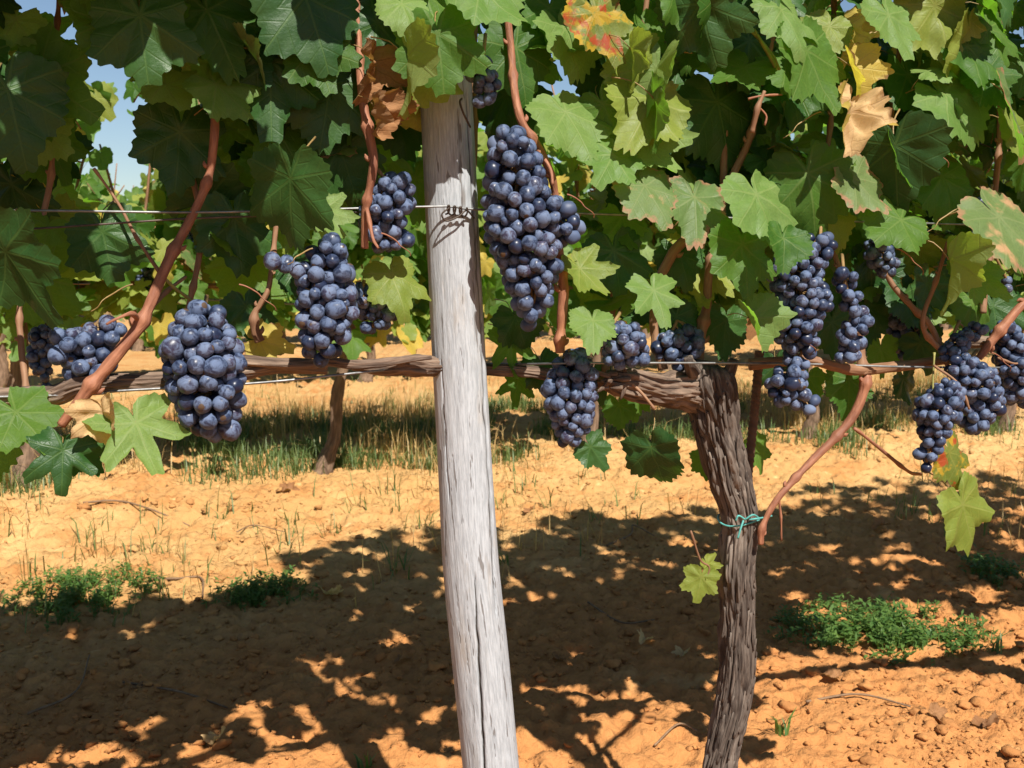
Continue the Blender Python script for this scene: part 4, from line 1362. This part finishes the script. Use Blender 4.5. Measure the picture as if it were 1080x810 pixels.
HOLE2 = [(132, 160, 42, 55), (100, 75, 30, 26), (60, 205, 22, 14), (105, 68, 16, 14), (40, 14, 44, 20)]
names2 = ['second row grapevine at the far left, trunk below the dark lobed leaves', 'second row grapevine whose thin bent trunk shows under the long winged bunch', 'second row grapevine standing behind the dark bunch right of the post',
          'second row grapevine standing behind the long straggly bunch', 'second row grapevine at the far right edge']
for k, s in enumerate((-1.63, -0.67, 0.30, 1.27, 2.24)):
    far_vine(1, s, names2[k], 'grapevines of the second row', 640, 0.0185 if k else 0.026, (-0.01, 0.055, 0.03, -0.03, 0.02)[k], HOLE2)
for k, s in enumerate((-2.9, -1.9, -0.9, 0.1, 1.1, 2.1, 3.1, 4.1)):
    far_vine(2, s, 'leafy grapevine of the third row, seen only through gaps in the nearer rows', 'grapevines of the third row', 430, 0.026, rng.normal(0, 0.03), [(132, 160, 30, 45)], (0.09, 0.15), seg=12)
for k, s in enumerate((-4.2, -3.1, -2.0, -0.9, 0.2, 1.3, 2.4, 3.5, 4.6, 5.7)):
    far_vine(3, s, 'leafy grapevine of the farthest row, hardly visible through the foliage', 'grapevines of the farthest row', 340, 0.028, rng.normal(0, 0.03), None, (0.11, 0.17), 0.6, seg=10)


def far_bunch(px, py, w, h, label):
    p = at(px, py, -0.06, 1)
    m = mpp(p)
    rs = np.random.default_rng(int(px))
    sph = [(p.x, p.y, p.z + h * m * 0.28, w * m * 0.5), (p.x, p.y, p.z, w * m * 0.45), (p.x + 0.005, p.y, p.z - h * m * 0.28, w * m * 0.3)]
    C, rad = pack(sph, 0.0085, rs, 110)
    g = Geo()
    V0, F3, F4 = ball(10, 7)
    for c, r in zip(C, rad):
        g.add(V0 * r + c, F3, F4)
    tube(g, [tuple(p + UP * (h * m * 0.6 + 0.04)), tuple(p)], 0.002, 5, 5)
    o = obj('grape_bunch', g, M['grape'], None, p + UP * (h * m * 0.6))
    props(o, label, 'grapes', 'small far bunches of the second row')


for a in ((152, 294, 24, 30, 'far bunch in the second row, upper one beside the reddish cane'), (174, 313, 18, 24, 'far bunch in the second row just behind the reddish cane, lower right of another'),
          (84, 322, 20, 26, 'far bunch in the second row above the big-berried front bunch'), (205, 250, 20, 30, 'far bunch in the second row behind the dark leaves above the reddish cane'),
          (4, 322, 18, 34, 'far bunch in the second row at the left edge'), (655, 312, 16, 22, 'far bunch in the second row above the small sunlit bunch'),
          (984, 276, 24, 34, 'far bunch in the second row left of the narrow yellow green leaf'), (610, 80, 14, 18, 'far bunch in the second row high between pale leaves right of the post'),
          (672, 300, 14, 20, 'far bunch in the second row behind the pale lobed leaf')):
    far_bunch(*a)

# ------------------------------------------------------------------ grass, weeds, twigs, fallen leaves
def blade(g, p, h, w, lean, az, mi=0):
    d = np.array([math.cos(az), math.sin(az), 0])
    s = np.array([-math.sin(az), math.cos(az), 0]) * w / 2
    p = np.array(p)
    a = p + d * lean * h * 0.3 + np.array([0, 0, h * 0.55])
    b = p + d * lean * h + np.array([0, 0, h * (1 - 0.35 * min(1, lean))])
    g.add([p - s, p + s, a + s * 0.8, a - s * 0.8, b], [(3, 2, 4)], [(0, 1, 2, 3)], None, None, mi)


def on_ground(x, y):
    return (x, y, clod_height(x, y) - 0.004)


def band(name, label, n, mat, dens, hr, wr, lean, clump=5):
    """blades in loose tufts where dens(s, d) says, s along the second row and d behind it"""
    g = Geo()
    k = 0
    while k < n:
        s, d = rng.uniform(-2.6, 4.2), rng.uniform(-1.3, 2.6)
        if rng.random() > dens(s, d):
            continue
        q = row_point(s, d + 0.5 * n2(s, 3, 1.3, 5) + 0.25 * n2(s, 1, 4.1, 9), 0, 1)
        for _ in range(int(rng.integers(2, clump + 2))):
            x, y = q.x + rng.normal(0, 0.022), q.y + rng.normal(0, 0.022)
            blade(g, on_ground(x, y), rng.uniform(*hr), rng.uniform(*wr), abs(rng.normal(*lean)), rng.uniform(0, 6.28))
            k += 1
    o = obj(name, g, M[mat])
    props(o, label, kind='stuff')


def n2(s, d, sc, k):
    return noise.noise(Vector((s * sc, d * sc, k)))


band('grass', 'sparse green grass growing along the second vine row', 24000, 'grass',
     lambda s, d: max(0.0, (0.95 if -0.12 < d < 1.15 else 0.05 if -0.9 < d < 1.9 else 0.02) * smooth(0.06, 0.32, n2(s, d, 2.6, 2) + (0.22 if s < 0.2 else 0.0))), (0.025, 0.11), (0.0024, 0.005), (0.5, 0.3))
band('dry_grass', 'straw coloured dry grass growing along the second vine row', 12000, 'straw',
     lambda s, d: max(0.0, (0.7 if -0.05 < d < 1.3 else 0.06 if -1.0 < d < 2.2 else 0.02) * smooth(-0.15, 0.3, n2(s, d, 1.6, 8) + (0.1 if s < 0.3 else -0.05))), (0.03, 0.17), (0.0018, 0.0036), (0.55, 0.4), 4)


def weed_patch(px, py, wpx, hpx, n, hh, label, leafy=True):
    c = ground_at(px, py)
    d = proj(c)[2]
    wx = wpx / 2 * d / F_PX
    wy = hpx / 2 * d / F_PX / max(0.15, CAM_H / d)
    g = Geo()
    k = 0
    while k < n:
        u, v = rng.normal(0, 0.42), rng.normal(0, 0.42)
        if u * u + v * v > 1 or n2(u * 3 + px, v * 2, 1.5, 1) < -0.02:
            continue
        x, y = c.x + u * wx, c.y + v * wy
        z = on_ground(x, y)
        h = hh * rng.uniform(0.35, 1.0) * (1.15 - 0.6 * (u * u + v * v))
        az = rng.uniform(0, 6.28)
        if rng.random() < 0.35:
            blade(g, z, h * 1.1, 0.003, abs(rng.normal(0.5, 0.3)), az)
            k += 1
            continue
        tip = np.array(z) + np.array([math.cos(az) * h * 0.35, math.sin(az) * h * 0.35, h])
        blade(g, z, h, 0.0016, 0.3, az)
        if leafy:
            for q in range(5):
                t = 0.35 + 0.65 * q / 4
                b = np.array(z) + (tip - np.array(z)) * t
                aa = rng.uniform(0, 6.28)
                l, w = rng.uniform(0.008, 0.02), rng.uniform(0.004, 0.009)
                e = np.array([math.cos(aa), math.sin(aa), rng.uniform(-0.2, 0.7)])
                sd = np.array([-math.sin(aa), math.cos(aa), rng.uniform(-0.3, 0.3)])
                g.add([b, b + e * l * 0.5 + sd * w / 2, b + e * l, b + e * l * 0.5 - sd * w / 2], None, [(0, 1, 2, 3)])
        k += 1
    o = obj('weed_patch', g, M['weed'], None, c)
    props(o, label, 'weeds', 'green weed patches on the bare soil')


weed_patch(88, 632, 170, 62, 620, 0.055, 'low green weed patch on the sunny soil edge at the far left')
weed_patch(276, 630, 120, 40, 380, 0.045, 'small green weed patch at the shadow edge, second from the left')
weed_patch(925, 668, 250, 66, 1300, 0.048, 'wide lush green weed patch right of the gnarled trunk')
weed_patch(1045, 606, 70, 34, 190, 0.04, 'shaded weed patch behind the wide lush one at the right')


def tuft(px, py, n, h, label, mat='weed'):
    c = ground_at(px, py)
    g = Geo()
    for k in range(n):
        blade(g, on_ground(c.x + rng.normal(0, 0.006), c.y + rng.normal(0, 0.006)), h * rng.uniform(0.5, 1.1), 0.005, rng.uniform(0.1, 0.9), rng.uniform(0, 6.28))
    o = obj('grass_tuft', g, M[mat], None, c)
    props(o, label, 'grass tuft', 'single grass tufts')


tuft(384, 812, 9, 0.055, 'lone grass tuft sprouting at the bottom edge left of the post')
tuft(825, 778, 10, 0.055, 'lone grass tuft sprouting just right of the gnarled trunk foot')
tuft(532, 598, 8, 0.06, 'lone thin grass tuft right behind the grey post', 'grass')
tuft(1052, 690, 7, 0.06, 'lone grass tuft at the right end of the lush weed patch', 'grass')


def twig(pts, w, label, group='dry twigs lying on the soil'):
    P = []
    for (x, y) in pts:
        p = ground_at(x, y)
        P.append((p.x, p.y, clod_height(p.x, p.y) + 0.004 + 0.006 * rng.random()))
    g = Geo()
    rr = [w / 2000.0 * (1 - 0.5 * k / len(P)) for k in range(len(P))]
    tube(g, P, rr, 6, 24, 0, lambda a, l, t: 1 + 0.25 * noise.noise(Vector((a, l * 60, 0))))
    o = obj('twig', g, M['twig'], None, P[0])
    props(o, label, 'twig', group)


twig([(88, 540), (125, 538), (160, 552), (200, 556)], 7, 'long dry twig on the sunlit soil below the lobed leaves at left')
twig([(150, 612), (185, 614), (212, 612), (214, 636)], 7, 'bent dry twig between the two left weed patches')
twig([(250, 568), (268, 560), (300, 566)], 4, 'short dry twig in the middle of the sunlit strip')
twig([(420, 560), (445, 552), (470, 551)], 4, 'short dry twig touching the view left of the post')
twig([(640, 575), (665, 566), (668, 558), (690, 570)], 6, 'crooked dry twig right of the post at the shadow edge')
twig([(30, 760), (80, 735), (95, 700)], 5, 'dry twig in the dark shade at lower left')
twig([(130, 720), (190, 735), (240, 745)], 5, 'dry twig lying across the shade left of the post')
twig([(620, 640), (655, 660), (690, 655)], 5, 'dry twig in dappled shade between post and trunk')
twig([(850, 745), (905, 738), (960, 752)], 5, 'dry twig on sunlit soil below the lush weed patch')
twig([(690, 790), (715, 775), (735, 778)], 4, 'short dry twig left of the gnarled trunk foot')


def fallen(px, py, size, mat, label):
    c = ground_at(px, py)
    z = clod_height(c.x, c.y)
    q = Matrix.Rotation(rng.uniform(0, 6.28), 4, 'Z') @ Matrix.Rotation(rng.normal(0, 0.35), 4, 'X') @ Matrix.Rotation(rng.normal(0, 0.35), 4, 'Y')
    k = size * 0.62 * mpp(c) / 1.5
    o = place('fallen_leaf', LEAF_MESH['dry'][int(rng.integers(4))], Matrix.Translation((c.x, c.y, z + 0.008)) @ q @ Matrix.Diagonal((k, k, k * 0.55, 1)))
    o.material_slots[0].link = 'OBJECT'
    o.material_slots[0].material = M[mat]
    props(o, label, 'fallen leaf', 'fallen dry vine leaves')


FL = 'brown curled vine leaf fallen on the bare soil'
for a in ((350, 630, 46, 'tan', 'tan fallen leaf beside the small weed patch at the shadow edge'), (300, 520, 40, 'dead', 'brown fallen leaf at the foot of the thin bent trunk'), (560, 545, 30, 'dead', FL), (720, 690, 34, 'tan', FL),
          (985, 760, 40, 'dead', FL), (880, 720, 36, 'dead', FL), (680, 680, 36, 'tan', FL), (140, 730, 40, 'dead', FL), (430, 700, 36, 'dead', FL), (590, 700, 36, 'dead', FL), (230, 790, 40, 'tan', FL), (930, 560, 30, 'dead', FL), (1040, 770, 44, 'dead', FL)):
    fallen(*a)
